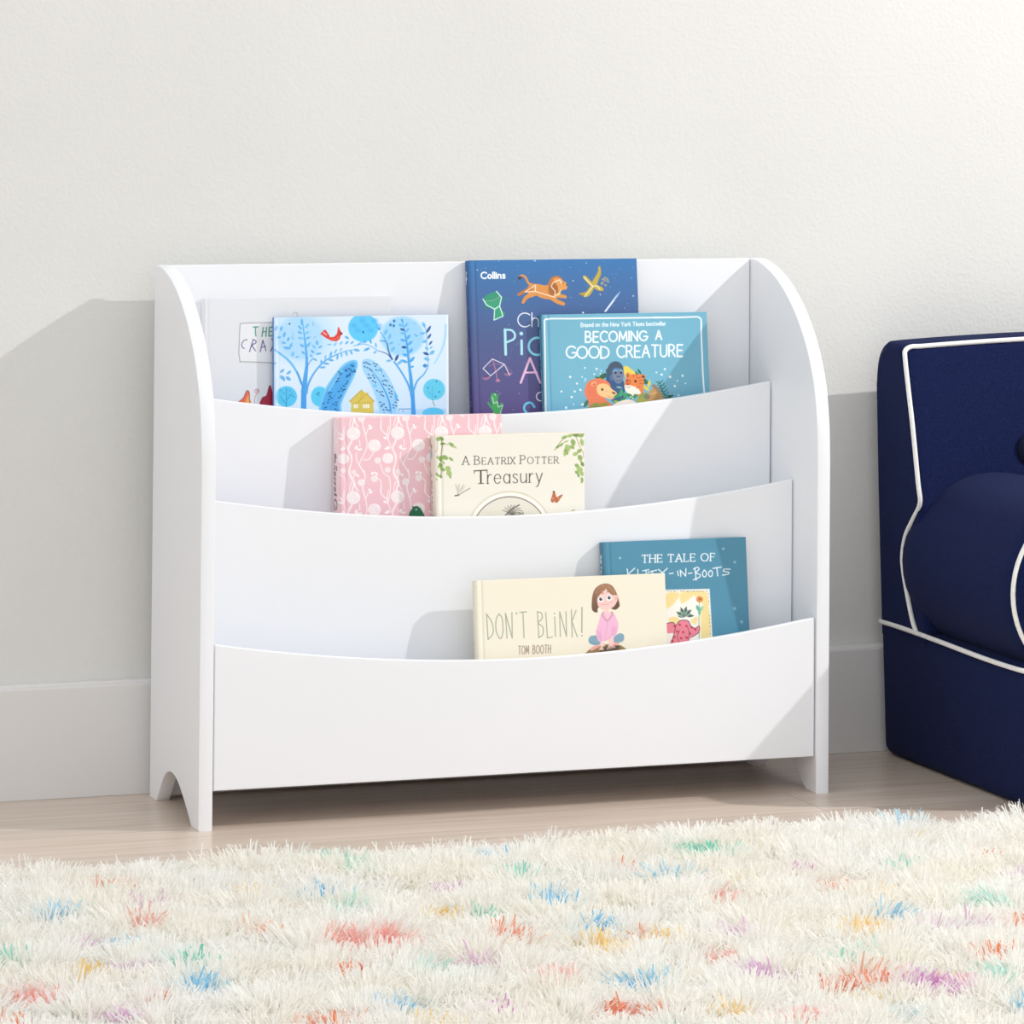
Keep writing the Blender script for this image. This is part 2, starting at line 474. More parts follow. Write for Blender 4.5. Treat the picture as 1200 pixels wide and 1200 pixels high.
        for (x, k, gw, st) in lay:
            t = (x + gw * k / 2) / tot
            yb = yb0 + (yb1 - yb0) * t; hh = (h + (h1 - h) * t) * k
            jy = rnd.uniform(-jit, jit) * hh
            def M(q): return (x0 + (x + q[0] * k) * kx + slant * q[1] * hh, yb + jy - q[1] * hh)
            for kind, pts in st:
                pp = [M(q) for q in (cr(pts, 5) if kind == 'c' else pts)]
                s.line(pp, wd * (0.5 + 0.5 * k), col, al, contrast=contrast)
                if serif:
                    for e in (0, -1):
                        o_ = 1 if e == 0 else -2
                        if abs(pts[e][1] - pts[o_][1]) > 0.3 and kind == 'l' and len(pts) < 6:
                            sw = serif * hh * 0.5
                            s.line([(pp[e][0] - sw, pp[e][1]), (pp[e][0] + sw, pp[e][1])], wd * 0.5, col, al)
                        elif abs(pts[e][0] - pts[o_][0]) > 0.3 and kind == 'l' and len(pts) < 6:
                            sw = serif * hh * 0.55
                            dr = 1 if pts[e][1] > 0.7 else -1 if pts[e][1] < 0.2 else 0
                            if dr: s.line([pp[e], (pp[e][0], pp[e][1] + dr * sw)], wd * 0.55, col, al)
    def leaf(s, cx, cy, ln, wd, rot, col, al=1.0):
        a = math.radians(rot); c, q = math.cos(a), math.sin(a)
        pts = [(-ln, 0), (-ln * .5, -wd * .8), (0, -wd), (ln * .5, -wd * .75), (ln, 0), (ln * .5, wd * .75), (0, wd), (-ln * .5, wd * .8)]
        s.poly([(cx + x * c - y * q, cy + x * q + y * c) for x, y in pts], col, al, curve=3)

def grid_mesh(name, co, colours, parent, smooth=True):
    """co (R, C, 3), colours (R, C, 3) sRGB -> one connected mesh with its print attribute."""
    R, Cn = co.shape[:2]
    me = bpy.data.meshes.new(name)
    me.vertices.add(R * Cn); me.vertices.foreach_set('co', np.ascontiguousarray(co, np.float32).ravel())
    i = np.arange(R * Cn, dtype=np.int32).reshape(R, Cn)
    F = np.stack([i[:-1, :-1], i[1:, :-1], i[1:, 1:], i[:-1, 1:]], -1).reshape(-1, 4)
    nf = len(F)
    me.loops.add(nf * 4); me.loops.foreach_set('vertex_index', F.ravel())
    me.polygons.add(nf); me.polygons.foreach_set('loop_start', np.arange(nf, dtype=np.int32) * 4)
    me.update(calc_edges=True)
    ca = np.ones((R * Cn, 4), np.float32); ca[:, :3] = lin(colours.reshape(-1, 3))
    a = me.color_attributes.new('print', 'FLOAT_COLOR', 'POINT'); a.data.foreach_set('color', ca.ravel())
    if smooth: me.polygons.foreach_set('use_smooth', np.ones(nf, bool))
    return link(name, me, M_PRINT, parent)

def plain_print(o, col):
    me = o.data
    a = me.color_attributes.new('print', 'FLOAT_COLOR', 'POINT')
    c = lin(col)
    a.data.foreach_set('color', np.tile(np.array([c[0], c[1], c[2], 1.0], np.float32), len(me.vertices)))

STEP_U = 0.00066
def make_book(label, x, y, z, w, h, t, th, lay, vis, cover_col, spine_col, draw, draw_spine=None, group='picture books in the bookcase', name='picture_book'):
    root = thing(name, label, 'book', (x, y, z), group)
    root.rotation_euler = (-math.radians(th), 0, 0)
    us = np.arange(0.0, w + STEP_U * 0.5, STEP_U); us = np.linspace(0, w, len(us))
    fine = np.linspace(0, vis, int(vis / STEP_U)); rest = np.linspace(vis, h, 24)[1:]
    vs_ = np.concatenate([fine, rest])
    sh = Sheet(us, vs_, lay, cover_col)
    draw(sh)
    # relief of the case: rounded joint at the spine, hinge groove
    r = min(0.0035, t * 0.4)
    dep = np.where(us < r, r - np.sqrt(np.maximum(0, r * r - (r - us) ** 2)), 0.0)
    gv = 0.0085 if t > 0.01 else 0.006
    dep = dep + (0.0013 if t > 0.01 else 0.0006) * np.exp(-((us - gv) / 0.0019) ** 2)
    U, Vv = np.meshgrid(us, vs_)
    co = np.stack([U, np.tile(dep, (len(vs_), 1)), h - Vv], -1)
    bt = min(0.0024, t * 0.3)
    # turned edges: wrap the sheet over the top, fore edge and foot
    top = co[:1].copy(); top[..., 1] = np.maximum(top[..., 1], bt); bot = co[-1:].copy(); bot[..., 1] = np.maximum(bot[..., 1], bt)
    co = np.concatenate([top, co, bot], 0); Cc = np.concatenate([sh.C[:1], sh.C, sh.C[-1:]], 0)
    fe = co[:, -1:].copy(); fe[..., 1] = bt
    inn = fe.copy(); inn[..., 0] -= 0.02
    co = np.concatenate([co, fe, inn], 1); Cc = np.concatenate([Cc, Cc[:, -1:], Cc[:, -1:]], 1)
    fc = grid_mesh('front_cover', co, Cc, root, True)
    sharpen_grid(fc)
    # spine
    ny = max(12, int((t - r) / 0.0009)); nv = len(vs_)
    ys = np.linspace(r, t, ny)
    ss = Sheet(np.linspace(0, t - r, ny), vs_, (0, 0, 1000.0, 0, 0, 1000.0), spine_col)   # millimetres
    ss.H = h
    if draw_spine: draw_spine(ss)
    bul = -0.0012 * np.sin(np.linspace(0, math.pi, ny))
    co = np.stack([np.tile(bul, (nv, 1)), np.tile(ys, (nv, 1)), np.tile((h - vs_)[:, None], (1, ny))], -1)
    grid_mesh('spine', co[:, ::-1], ss.C[:, ::-1], root, True)
    bc = obj('back_cover', box_bm(0.0004, w, t - bt, t - 0.0002, 0.0, h), M_PRINT, root); plain_print(bc, spine_col)
    obj('page_block', box_bm(0.0012, w - 0.0035, bt * 0.9 + 0.0006, t - bt * 1.02, 0.0035, h - 0.0035), M_PAPER, root)
    return root

def sharpen_grid(o):
    me = o.data
    n = len(me.polygons)
    nr = np.empty(n * 3, np.float32); me.polygons.foreach_get('normal', nr)
    me.polygons.foreach_set('use_smooth', np.abs(nr.reshape(-1, 3)[:, 1]) > 0.5)

def spine_text(ss, string, v0, v1, c, h, wd, col, **k):
    """title running down a spine: lay the sheet on its side for the lettering."""
    keep = (ss.X, ss.Y, ss.win)
    X, Y = ss.X, ss.Y
    wmm = (ss.us[-1]) * 1000
    ss.X, ss.Y = Y, X
    ss.win = lambda *a: (slice(None), slice(None))
    ss.text(string, v0, v1, c + h, h, wd, col, **k)
    ss.X, ss.Y, ss.win = keep

Z = 9.2308
# ---- cream white book with a hand-lettered sign
def art_sign(s):
    s.unit(220, 335, 7.5)
    g = (128, 126, 130)
    s.poly([(458, 337), (900, 322), (900, 690), (460, 676)], (234, 235, 237))
    s.line([(900, 318), (745, 326), (560, 332), (458, 337), (452, 450), (446, 600), (458, 672)], 5, g)
    s.line([(455, 672), (560, 674), (745, 683), (900, 690)], 7, (150, 150, 152))
    gr, pu = (38, 138, 112), (84, 74, 138)
    s.line([(572, 369), (614, 366)], 9, gr); s.line([(594, 368), (590, 400), (596, 448)], 9, gr)
    s.line([(660, 372), (648, 450)], 9, gr); s.line([(690, 370), (682, 450)], 9, gr); s.line([(652, 412), (688, 408)], 8, gr)
    s.line([(742, 368), (712, 372), (708, 446), (742, 446)], 9, gr); s.line([(710, 408), (736, 406)], 8, gr)
    s.line([(518, 478), (490, 488), (472, 520), (478, 545), (494, 556)], 7, pu, curve=5)
    s.line([(572, 478), (540, 584)], 8, pu); s.line([(572, 478), (596, 490), (592, 510), (562, 528), (592, 576)], 8, pu, curve=4)
    s.line([(634, 584), (656, 484), (684, 576)], 8, pu); s.line([(644, 546), (682, 538)], 7, pu)
    s.line([(790, 440), (724, 580)], 9, pu); s.line([(735, 470), (760, 520)], 8, pu)
    s.poly([(446, 1022), (486, 990), (504, 950), (516, 926), (532, 930), (540, 960), (540, 1000), (550, 1040), (446, 1040)], (238, 110, 80))
    s.poly([(500, 1040), (518, 980), (532, 960), (538, 1000), (540, 1040)], (244, 178, 88), soft=14)
    s.line([(446, 1022), (486, 990), (504, 950), (516, 926), (532, 930), (540, 960), (540, 1000), (550, 1026)], 6, (150, 62, 62), curve=4)
    s.ring(604, 930, 18, 5, (190, 110, 108)); s.ring(608, 928, 8, 4, (190, 110, 108))
    s.line([(604, 950), (588, 985), (584, 1040)], 5, (190, 110, 108), curve=4)
    s.poly([(636, 1060), (650, 990), (688, 968), (706, 905), (720, 880), (736, 930), (760, 1000), (800, 1060)], (176, 40, 66), curve=4)
    s.line([(640, 1050), (650, 990), (688, 968), (706, 905), (720, 880), (736, 930), (760, 1000)], 5, (120, 30, 50), curve=4)
    s.unit(310, 360, Z)
    s.ring(326, 84, 22, 5, (150, 150, 152), 180, 400)

make_book('white landscape book with a hand-drawn sign, leaning behind the blue tree book',
          0.0642, 0.2455, 0.4409, 0.2743, 0.2562, 0.008, 2.5, [238.59, 351.42, 800.98, -15.88, 1.8, 830.16], 0.158,
          (228, 229, 232), (236, 236, 238), art_sign)

# ---- blue watercolour trees
def art_trees(s):
    s.unit(310, 360, Z)
    s.ell(420, 330, 330, 290, (196, 228, 250), soft=160)
    s.ell(1500, 900, 900, 520, (214, 234, 250), soft=300, al=.8)
    s.ell(380, 330, 245, 235, (170, 216, 248), soft=50, al=.75)
    s.ell(1060, 225, 162, 152, (98, 202, 250), soft=8)
    for k in range(7): s.ell(960 + 45 * k, 200 + 60 * math.sin(k * 2.1), 34, 26, (78, 176, 236), soft=26, al=.55)
    s.ell(1060, 270, 10, 14, (40, 110, 170)); s.ell(1056, 380, 30, 12, (98, 190, 245), al=.7)
    lt, md, dk, navy = (112, 188, 238), (84, 170, 232), (62, 142, 214), (40, 92, 160)
    # round bushes
    s.ell(235, 965, 114, 112, (92, 202, 238), soft=10)
    s.line([(235, 1100), (235, 880)], 10, (62, 150, 206)); s.line([(235, 1050), (170, 960)], 7, (62, 150, 206)); s.line([(235, 1010), (300, 930)], 7, (62, 150, 206))
    for (a, b_) in ((180, 900), (205, 930), (270, 900), (300, 960), (320, 970), (270, 950), (200, 1010)): s.leaf(a, b_, 16, 7, 60, (70, 170, 218))
    s.ell(590, 965, 92, 108, (92, 206, 240), soft=10)
    s.ell(565, 935, 7, 9, navy); s.ell(585, 925, 6, 9, navy); s.ell(578, 952, 6, 8, navy)
    # big tree on the left
    s.poly([(390, 1140), (392, 900), (404, 820), (436, 640), (440, 540), (466, 540), (468, 660), (456, 820), (450, 900), (448, 1140)], (md, (70, 158, 228)))
    s.line([(452, 560), (440, 420), (424, 300), (405, 150)], 26, md, curve=6, w2=7)
    s.line([(398, 830), (345, 700), (255, 575), (115, 465)], 26, lt, curve=6, w2=22); s.line([(408, 860), (385, 790), (348, 700)], 12, dk, curve=4)
    s.line([(448, 930), (470, 830), (540, 700), (640, 590), (760, 520), (900, 470), (1010, 462)], 26, md, curve=6, w2=5)
    s.line([(455, 650), (480, 600), (518, 556)], 8, dk, curve=4)
    LV = [(400, 165, 38, 15, 88), (380, 225, 32, 13, 48), (455, 205, 36, 15, -48), (455, 280, 32, 13, -36), (380, 278, 30, 13, 24), (465, 335, 30, 12, -25), (388, 338, 34, 14, 8), (402, 418, 30, 14, 40), (472, 408, 34, 13, -50),
          (415, 495, 26, 12, 40), (128, 230, 34, 16, -65), (180, 235, 30, 13, -80), (212, 300, 34, 14, -75), (255, 350, 28, 13, -65), (155, 330, 26, 12, -10), (205, 388, 26, 12, 10), (240, 445, 42, 14, 12), (282, 418, 38, 13, -62), (303, 510, 34, 16, -72),
          (350, 540, 20, 9, -10), (562, 388, 28, 14, 80), (598, 432, 26, 12, -30), (530, 430, 26, 14, 55), (515, 482, 26, 13, 40), (580, 505, 34, 12, -8), (500, 528, 20, 11, 40), (540, 568, 28, 11, 25),
          (695, 406, 28, 9, -6), (757, 404, 26, 10, -52), (822, 390, 26, 11, -50), (884, 384, 26, 12, -45), (940, 384, 24, 11, -40), (1012, 402, 26, 11, -35), (884, 330, 28, 14, 25),
          (652, 545, 32, 11, -78), (710, 512, 36, 13, -75), (762, 480, 32, 12, -65), (818, 460, 24, 10, -55), (712, 574, 32, 14, 8), (662, 612, 36, 13, 5), (622, 652, 36, 12, -5), (608, 590, 24, 10, -80),
          (782, 540, 34, 12, -82), (826, 518, 30, 12, 82), (878, 500, 32, 12, 72), (930, 490, 30, 12, 62), (990, 466, 36, 15, 10), (1088, 460, 30, 12, -35),
          (190, 690, 32, 14, -40), (262, 708, 34, 14, -38), (200, 770, 36, 18, 60), (255, 772, 34, 18, 35), (115, 610, 20, 9, -40), (175, 755, 22, 12, 80)]
    for (a, b_, ln, wd, ro) in LV: s.leaf(a, b_, ln, wd, ro, (104, 180, 234) if (a * 7 + b_) % 3 else (124, 196, 240))
    s.ell(268, 184, 9, 9, (40, 80, 110)); s.line([(303, 270), (303, 350)], 5, (120, 180, 215)); s.line([(290, 320), (303, 352), (318, 335)], 4, (120, 180, 215))
    s.line([(515, 160), (520, 200), (535, 185)], 6, (120, 180, 220)); s.line([(525, 335), (548, 322), (535, 332)], 6, (120, 180, 220))
    # red bird
    red = (226, 66, 58)
    s.poly([(596, 292), (640, 246), (656, 250), (690, 300), (704, 328), (745, 322), (776, 290), (788, 222), (796, 212), (806, 240), (820, 268), (842, 290), (818, 308), (806, 345), (772, 372), (722, 366), (662, 338), (622, 308)], red)
    s.poly([(628, 268), (642, 276), (672, 304), (660, 304), (630, 282)], (240, 226, 226)); s.line([(725, 350), (770, 345), (795, 318)], 8, (238, 128, 112), curve=4)
    s.poly([(812, 264), (840, 290), (812, 300)], (88, 50, 62))
    # cypresses
    s.poly([(590, 1150), (608, 1010), (640, 900), (700, 800), (780, 690), (850, 615), (930, 575), (990, 580), (1000, 640), (960, 760), (900, 880), (850, 980), (822, 1060), (808, 1150)], (122, 200, 242), curve=4)
    s.poly([(610, 1150), (630, 1010), (668, 900), (730, 800), (800, 700), (870, 632), (940, 596), (975, 606), (975, 660), (935, 760), (880, 870), (836, 960), (800, 1060), (790, 1150)], (84, 172, 232), curve=4)
    s.line([(712, 1140), (726, 1010), (790, 880), (872, 760), (940, 650)], 26, (74, 166, 230), curve=5, w2=8); s.line([(690, 900), (760, 790), (830, 690)], 16, (150, 214, 246), curve=4, al=.8)
    sd = (32, 66, 132)
    for (a, b_) in ((640, 1110), (655, 1085), (668, 1120), (630, 1040), (690, 1000), (700, 960), (712, 925), (690, 930), (716, 980), (680, 1030), (740, 1050), (770, 1030), (800, 980), (820, 960), (770, 1060), (760, 1100), (780, 1120), (755, 1130), (800, 910), (825, 880), (850, 850), (875, 830), (890, 805), (860, 890), (840, 900),
                    (770, 810), (790, 770), (810, 730), (800, 700), (820, 715), (785, 800), (880, 690), (905, 665), (935, 630), (950, 640), (925, 680), (890, 740), (915, 720), (940, 700), (965, 685), (885, 755), (970, 700), (910, 740), (870, 680)):
        s.leaf(a, b_, 15, 6, 50 + (a * b_) % 60 - 90, sd)
    s.unit(420, 360, Z)
    s.poly([(30, 590), (70, 560), (140, 570), (220, 630), (300, 720), (360, 830), (400, 930), (418, 1030), (400, 1150), (330, 1200), (240, 1190), (205, 1060), (150, 890), (90, 770), (40, 680)], (158, 212, 246), curve=4, al=.9)
    s.poly([(380, 900), (418, 960), (418, 1010), (390, 1010)], (96, 184, 234), soft=14)
    s.line([(346, 1160), (318, 1000), (215, 790), (110, 660)], 22, (74, 160, 226), curve=5, w2=5)
    s.ell(228, 690, 24, 30, (110, 184, 238)); s.ell(222, 706, 9, 10, (235, 245, 252)); s.ell(170, 850, 26, 12, (110, 200, 238))
    for (a, b_) in ((55, 605), (75, 598), (95, 612), (118, 620), (60, 645), (90, 655), (115, 672), (135, 685), (160, 610), (175, 640), (185, 680), (190, 620), (105, 730), (125, 765), (150, 800), (175, 815), (100, 768), (150, 740), (165, 765), (265, 745), (280, 790), (255, 800), (265, 835), (290, 845), (300, 800), (330, 850), (358, 868), (325, 888), (350, 910), (330, 930), (355, 940), (345, 970), (195, 905), (225, 920), (250, 915), (240, 950), (262, 960), (230, 1030), (250, 1060), (270, 1050), (240, 1075), (290, 1085), (265, 1110), (300, 1110), (320, 1120), (270, 1140), (370, 1060), (395, 1030), (420, 1008), (375, 1090), (400, 1070)):
        s.leaf(a, b_, 13, 6, 20 + (a * b_) % 50, sd)
    # yellow house
    ye, yd = (228, 200, 92), (196, 162, 58)
    s.poly([(-95, 1190), (-82, 1040), (-110, 1020), (10, 905), (26, 890), (60, 930), (84, 925), (98, 925), (100, 950), (168, 1018), (152, 1030), (160, 1190)], ye)
    s.line([(-105, 1022), (22, 900)], 8, yd); s.line([(-25, 1042), (80, 938), (160, 1020)], 8, yd); s.line([(-90, 1040), (150, 1032)], 5, yd); s.line([(-95, 1148), (155, 1140)], 5, yd)
    s.poly([(22, 895), (84, 940), (0, 1020)], (216, 190, 70), al=.6)
    for a in (-48, -22, 52, 78, 102): s.poly([(a - 10, 1092), (a - 10, 1056), (a, 1046), (a + 10, 1056), (a + 10, 1092)], (250, 244, 220))
    s.line([(430, 1104), (560, 1102)], 8, (70, 130, 190)); s.line([(436, 1104), (420, 1160)], 8, (90, 180, 225)); s.ell(475, 1130, 16, 12, (120, 190, 230))
    s.poly([(160, 1118), (420, 1140), (540, 1110), (960, 1100), (960, 1260), (160, 1260)], (178, 216, 246), al=.7, soft=20)
    # bushes, pond
    s.ell(815, 892, 120, 116, (102, 208, 238), soft=8)
    s.line([(800, 1000), (806, 1040), (824, 1070)], 8, (110, 150, 160), curve=3); s.line([(800, 1000), (798, 860)], 6, (84, 170, 206)); s.line([(798, 960), (740, 905)], 5, (84, 170, 206))
    for (a, b_) in ((748, 874), (872, 918), (832, 968), (842, 806)): s.ell(a, b_, 8, 8, (40, 100, 150))
    s.ell(806, 1150, 118, 62, (96, 200, 240))
    # tree on the right
    s.ell(470, 315, 235, 215, (150, 210, 247), soft=40, al=.85)
    s.poly([(566, 1200), (562, 1000), (546, 900), (566, 880), (588, 890), (600, 900), (604, 1000), (618, 1200)], (70, 158, 230))
    s.line([(575, 930), (560, 760), (545, 640), (522, 420), (498, 280), (468, 150)], 44, (78, 166, 232), curve=6, w2=6)
    s.line([(552, 900), (520, 810), (450, 690), (380, 590)], 22, md, curve=5, w2=18); s.line([(358, 565), (320, 480), (300, 385), (262, 366)], 17, navy, curve=4, w2=8); s.line([(300, 380), (262, 310), (228, 268)], 14, (92, 178, 234), curve=4, w2=8)
    s.line([(358, 565), (300, 505), (205, 472)], 13, navy, curve=4, w2=6); s.line([(205, 472), (120, 420), (40, 400), (-60, 420)], 9, (110, 186, 236), curve=4)
    s.line([(592, 900), (632, 800), (705, 725), (742, 660)], 20, (84, 168, 230), curve=5, w2=12); s.line([(742, 660), (752, 620), (735, 450), (732, 280), (700, 180)], 9, (110, 186, 236), curve=5)
    for (a, b_, ln, wd, ro, c) in ((468, 145, 24, 12, 60, md), (450, 195, 26, 16, 10, lt), (512, 190, 32, 14, -50, lt), (470, 242, 28, 12, 20, navy), (525, 248, 30, 13, -45, lt), (475, 282, 34, 13, 15, lt), (536, 322, 34, 14, -55, md), (478, 358, 32, 14, 15, md), (554, 388, 36, 14, -42, md), (488, 434, 30, 15, 8, navy), (562, 470, 32, 15, -58, md), (504, 520, 38, 15, 18, md), (575, 566, 42, 17, -48, md), (490, 586, 46, 15, 18, md), (440, 600, 40, 15, -35, lt), (408, 548, 40, 15, -65, navy), (575, 645, 22, 12, -15, md),
                               (290, 270, 34, 16, -60, lt), (332, 318, 36, 14, -68, lt), (350, 388, 30, 13, -22, lt), (368, 452, 34, 15, -50, lt), (240, 365, 22, 12, 10, lt), (322, 580, 32, 12, -12, lt), (218, 235, 20, 16, 30, md), (125, 372, 26, 12, 75, md), (182, 412, 30, 11, 80, lt), (88, 455, 32, 13, -28, md), (172, 488, 24, 11, -30, lt), (66, 370, 22, 10, 70, md),
                               (704, 190, 34, 17, 62, lt), (690, 282, 36, 14, -12, lt), (756, 238, 48, 14, -58, navy), (764, 314, 36, 12, -55, navy), (778, 386, 30, 10, -52, navy), (714, 370, 30, 17, -15, lt), (735, 445, 24, 13, 25, lt), (795, 490, 34, 19, -40, lt), (728, 503, 36, 15, 18, navy), (736, 562, 34, 18, 20, lt), (718, 634, 28, 20, 0, dk), (785, 435, 20, 9, -40, lt)):
        s.leaf(a, b_, ln, wd, ro, c)
    for (a, b_) in ((380, 148), (340, 192), (376, 200)): s.ell(a, b_, 13, 16, (54, 120, 184))
    s.line([(602, 160), (600, 180), (622, 178)], 6, (130, 190, 225)); s.line([(606, 290), (620, 316), (636, 305)], 9, (84, 160, 215))
    s.line([(425, 400), (440, 400)], 8, (110, 180, 220)); s.line([(948, 190), (936, 330), (900, 460), (820, 610)], 30, (160, 214, 248), curve=5, w2=16, al=.8)
    s.poly([(954, 0), (990, 0), (990, 1400), (948, 1400)], (236, 244, 252))
    s.unit(310, 360, Z)
    s.poly([(96, 60), (150, 60), (150, 1250), (96, 1250)], (214, 234, 250), al=.35, soft=30)
def spine_trees(s):
    s.C[:] = (70, 128, 190)
make_book('blue and white watercolour tree book with a red bird and yellow house',
          0.1633, 0.2325, 0.4409, 0.2570, 0.2293, 0.007, 2.5, [321.38, 372.6, 793.34, -17.08, 2.68, 827.13], 0.150,
          (222, 236, 251), (104, 150, 200), art_trees, spine_trees)

# ---- tall dark blue star atlas
def sky_wash(s):
    Y = s.Y
    t = np.clip((Y - 300) / 190.0, 0, 1)[..., None]
    a, m, e = np.array([62, 122, 180.]), np.array([82, 96, 142.]), np.array([94, 78, 132.])
    s.C[:] = np.where(t < .52, a + (m - a) * t / .52, m + (e - m) * (t - .52) / .48)
def art_atlas(s):
    sky_wash(s)
    rn = random.Random(3)
    s.unit()
    for k in range(150): s.ell(rn.uniform(560, 750), rn.uniform(306, 486), rn.choice((.25, .3, .35, .6)), .35, (206, 222, 244), al=rn.uniform(.25, .9))
    s.unit(535, 295, Z)
    s.text('Collins', 266, 520, 296, 66, 15, (250, 252, 255), 292, sp=.26)
    # goblet with its constellation
    g0, g1 = (62, 160, 122), (44, 132, 104)
    s.ell(322, 600, 40, 22, g1, 30, al=.75); s.ell(322, 590, 26, 14, (76, 110, 150), 30); s.ell(505, 515, 22, 28, g1, 10, al=.75); s.ell(500, 512, 12, 17, (76, 112, 158), 10)
    s.poly([(286, 516), (330, 470), (425, 436), (474, 494), (466, 590), (410, 626), (330, 592)], g0, curve=0)
    s.poly([(286, 516), (330, 468), (425, 434), (470, 480), (400, 530), (330, 546)], (58, 150, 118))
    s.line([(320, 540), (400, 528), (470, 488)], 6, (150, 170, 150), curve=3)
    s.poly([(410, 626), (464, 592), (498, 650), (526, 668), (500, 704), (404, 742)], g0)
    wl_ = (214, 246, 236)
    s.line([(286, 518), (325, 582), (410, 626), (464, 592), (484, 498), (430, 434)], 11, wl_); s.line([(410, 626), (404, 744), (500, 702), (464, 592)], 10, wl_)
    # running lion
    o1, o2, o3 = (220, 148, 80), (196, 120, 58), (160, 98, 54)
    s.line([(672, 292), (700, 262), (740, 280), (775, 345), (830, 365)], 20, o1, curve=5, w2=26); s.ell(680, 290, 22, 16, (84, 58, 48), -30)
    s.poly([(770, 380), (850, 352), (960, 368), (1010, 345), (1080, 360), (1100, 480), (1040, 520), (930, 510), (860, 480), (800, 500), (770, 460)], o1, curve=4)
    s.line([(800, 405), (740, 430), (680, 462), (665, 470)], 44, o2, curve=4, w2=26); s.line([(815, 460), (750, 500), (716, 552)], 52, o1, curve=4, w2=32)
    s.line([(1060, 470), (1110, 480), (1170, 492)], 50, o1, curve=4, w2=36); s.line([(1020, 500), (1090, 545), (1150, 568)], 52, o1, curve=4, w2=40)
    s.ell(1070, 360, 82, 96, o2, 15); s.ell(1040, 410, 52, 70, o3, 20, al=.7)
    s.poly([(1040, 300), (1110, 290), (1150, 320), (1188, 345), (1194, 392), (1180, 412), (1140, 420), (1100, 440), (1090, 380)], (226, 158, 90), curve=3)
    s.poly([(1128, 402), (1100, 450), (1060, 480), (1110, 470)], (240, 214, 150), curve=3); s.ell(1150, 345, 6, 6, (70, 44, 40)); s.ell(1188, 362, 9, 10, (96, 60, 48))
    s.line([(735, 440), (850, 366), (848, 436), (735, 440)], 8, (250, 242, 226)); s.line([(848, 434), (1058, 498), (1062, 432), (1018, 380), (1040, 338), (1110, 308), (1132, 348)], 8, (250, 242, 226))
    # title, as far as it shows
    s.text('Ch', 660, 880, 818, 148, 11, (246, 250, 253), 812, sp=.18)
    s.unit(535, 390, Z)
    cy = (176, 230, 240)
    s.line([(530, 236), (522, -30)], 28, cy); s.line([(522, -28), (590, -24), (628, 20), (616, 70), (545, 104)], 22, cy, curve=6)
    s.line([(702, 232), (700, 88)], 27, cy); s.ell(697, 12, 20, 20, cy); s.ring(868, 150, 92, 24, (140, 222, 238), 40, 320)
    pk = (238, 190, 222)
    s.line([(692, 540), (790, 278), (900, 540)], 24, pk); s.line([(735, 432), (862, 430)], 20, pk)
    s.ring(906, 690, 46, 10, (246, 246, 250)); s.line([(838, 800), (800, 756), (745, 770), (728, 820), (760, 868), (830, 920)], 24, (110, 204, 236), curve=6)
    # scales
    ln_, pp = (244, 240, 250), (170, 116, 150)
    s.ell(325, 482, 42, 26, pp, -12, al=.9); s.ell(322, 468, 36, 14, (90, 78, 128), -12); s.ell(558, 440, 44, 26, pp, -8, al=.8); s.ell(556, 424, 38, 15, (90, 78, 128), -8); s.line([(392, 290), (430, 440), (440, 505)], 13, pp); s.poly([(420, 530), (440, 490), (474, 514), (470, 526)], (196, 130, 160)); s.line([(352, 362), (410, 338), (500, 352)], 6, pp, curve=3)
    s.line([(388, 284), (288, 386), (370, 464), (516, 342), (388, 284)], 8, ln_); s.line([(516, 342), (572, 456)], 8, ln_); s.line([(520, 344), (598, 420)], 4, pp)
    # green creature of the next constellation
    gg = (70, 166, 96)
    s.ell(405, 686, 34, 40, gg); s.line([(400, 700), (425, 790), (440, 850)], 66, gg, curve=3, w2=84); s.line([(345, 752), (378, 800), (410, 830)], 22, gg, curve=3); s.line([(448, 664), (436, 730), (420, 760)], 15, gg, curve=3); s.line([(490, 768), (470, 810), (440, 860)], 28, gg, curve=3); s.line([(405, 870), (390, 900)], 30, gg)
    s.line([(388, 690), (404, 760), (440, 742)], 8, (206, 238, 200)); s.line([(440, 742), (452, 800), (500, 780), (470, 880)], 7, (206, 238, 200)); s.ell(418, 668, 7, 7, (220, 240, 214))
    s.unit(650, 295, Z)
    yb, yd = (196, 170, 70), (160, 132, 48)
    s.poly([(258, 458), (330, 440), (380, 378), (420, 340), (420, 400), (380, 470), (330, 494)], yb, curve=3); s.poly([(300, 278), (330, 262), (400, 330), (440, 370), (410, 400), (350, 340)], yb, curve=3)
    s.poly([(400, 340), (450, 250), (470, 200), (470, 170), (490, 160), (500, 240), (480, 290), (445, 370)], yb, curve=3); s.poly([(410, 350), (500, 380), (525, 405), (515, 430), (440, 410)], yb, curve=3); s.poly([(258, 456), (330, 470), (300, 486)], yd); s.line([(515, 430), (500, 462)], 7, (120, 84, 70))
    for (a, b_) in ((520, 300), (545, 285), (570, 300), (520, 335), (550, 365), (575, 325), (505, 350), (540, 310)): s.leaf(a, b_, 16, 10, (a + b_) % 90, (196, 176, 120), .8)
    s.line([(312, 276), (410, 380), (320, 490)], 8, (250, 246, 220)); s.line([(410, 376), (455, 372), (490, 410)], 8, (250, 246, 220))
    s.poly([(534, 652), (556, 652), (690, 470), (716, 424), (660, 480)], ((150, 190, 232), (244, 250, 255))); s.line([(545, 648), (640, 530)], 16, (236, 244, 252), w2=12)
    s.ell(303, 664, 10, 10, (250, 250, 252)); s.ell(852, 482, 6, 8, (230, 240, 250)); s.ell(196, 318, 6, 6, (230, 240, 250)); s.ell(835, 288, 4, 4, (220, 232, 250)); s.ell(492, 466, 5, 8, (220, 232, 250)); s.ell(340, 124, 5, 5, (210, 230, 250))
    s.unit(535, 295, Z); s.ell(842, 102, 10, 8, (190, 214, 244)); s.ell(224, 204, 6, 6, (220, 235, 250))
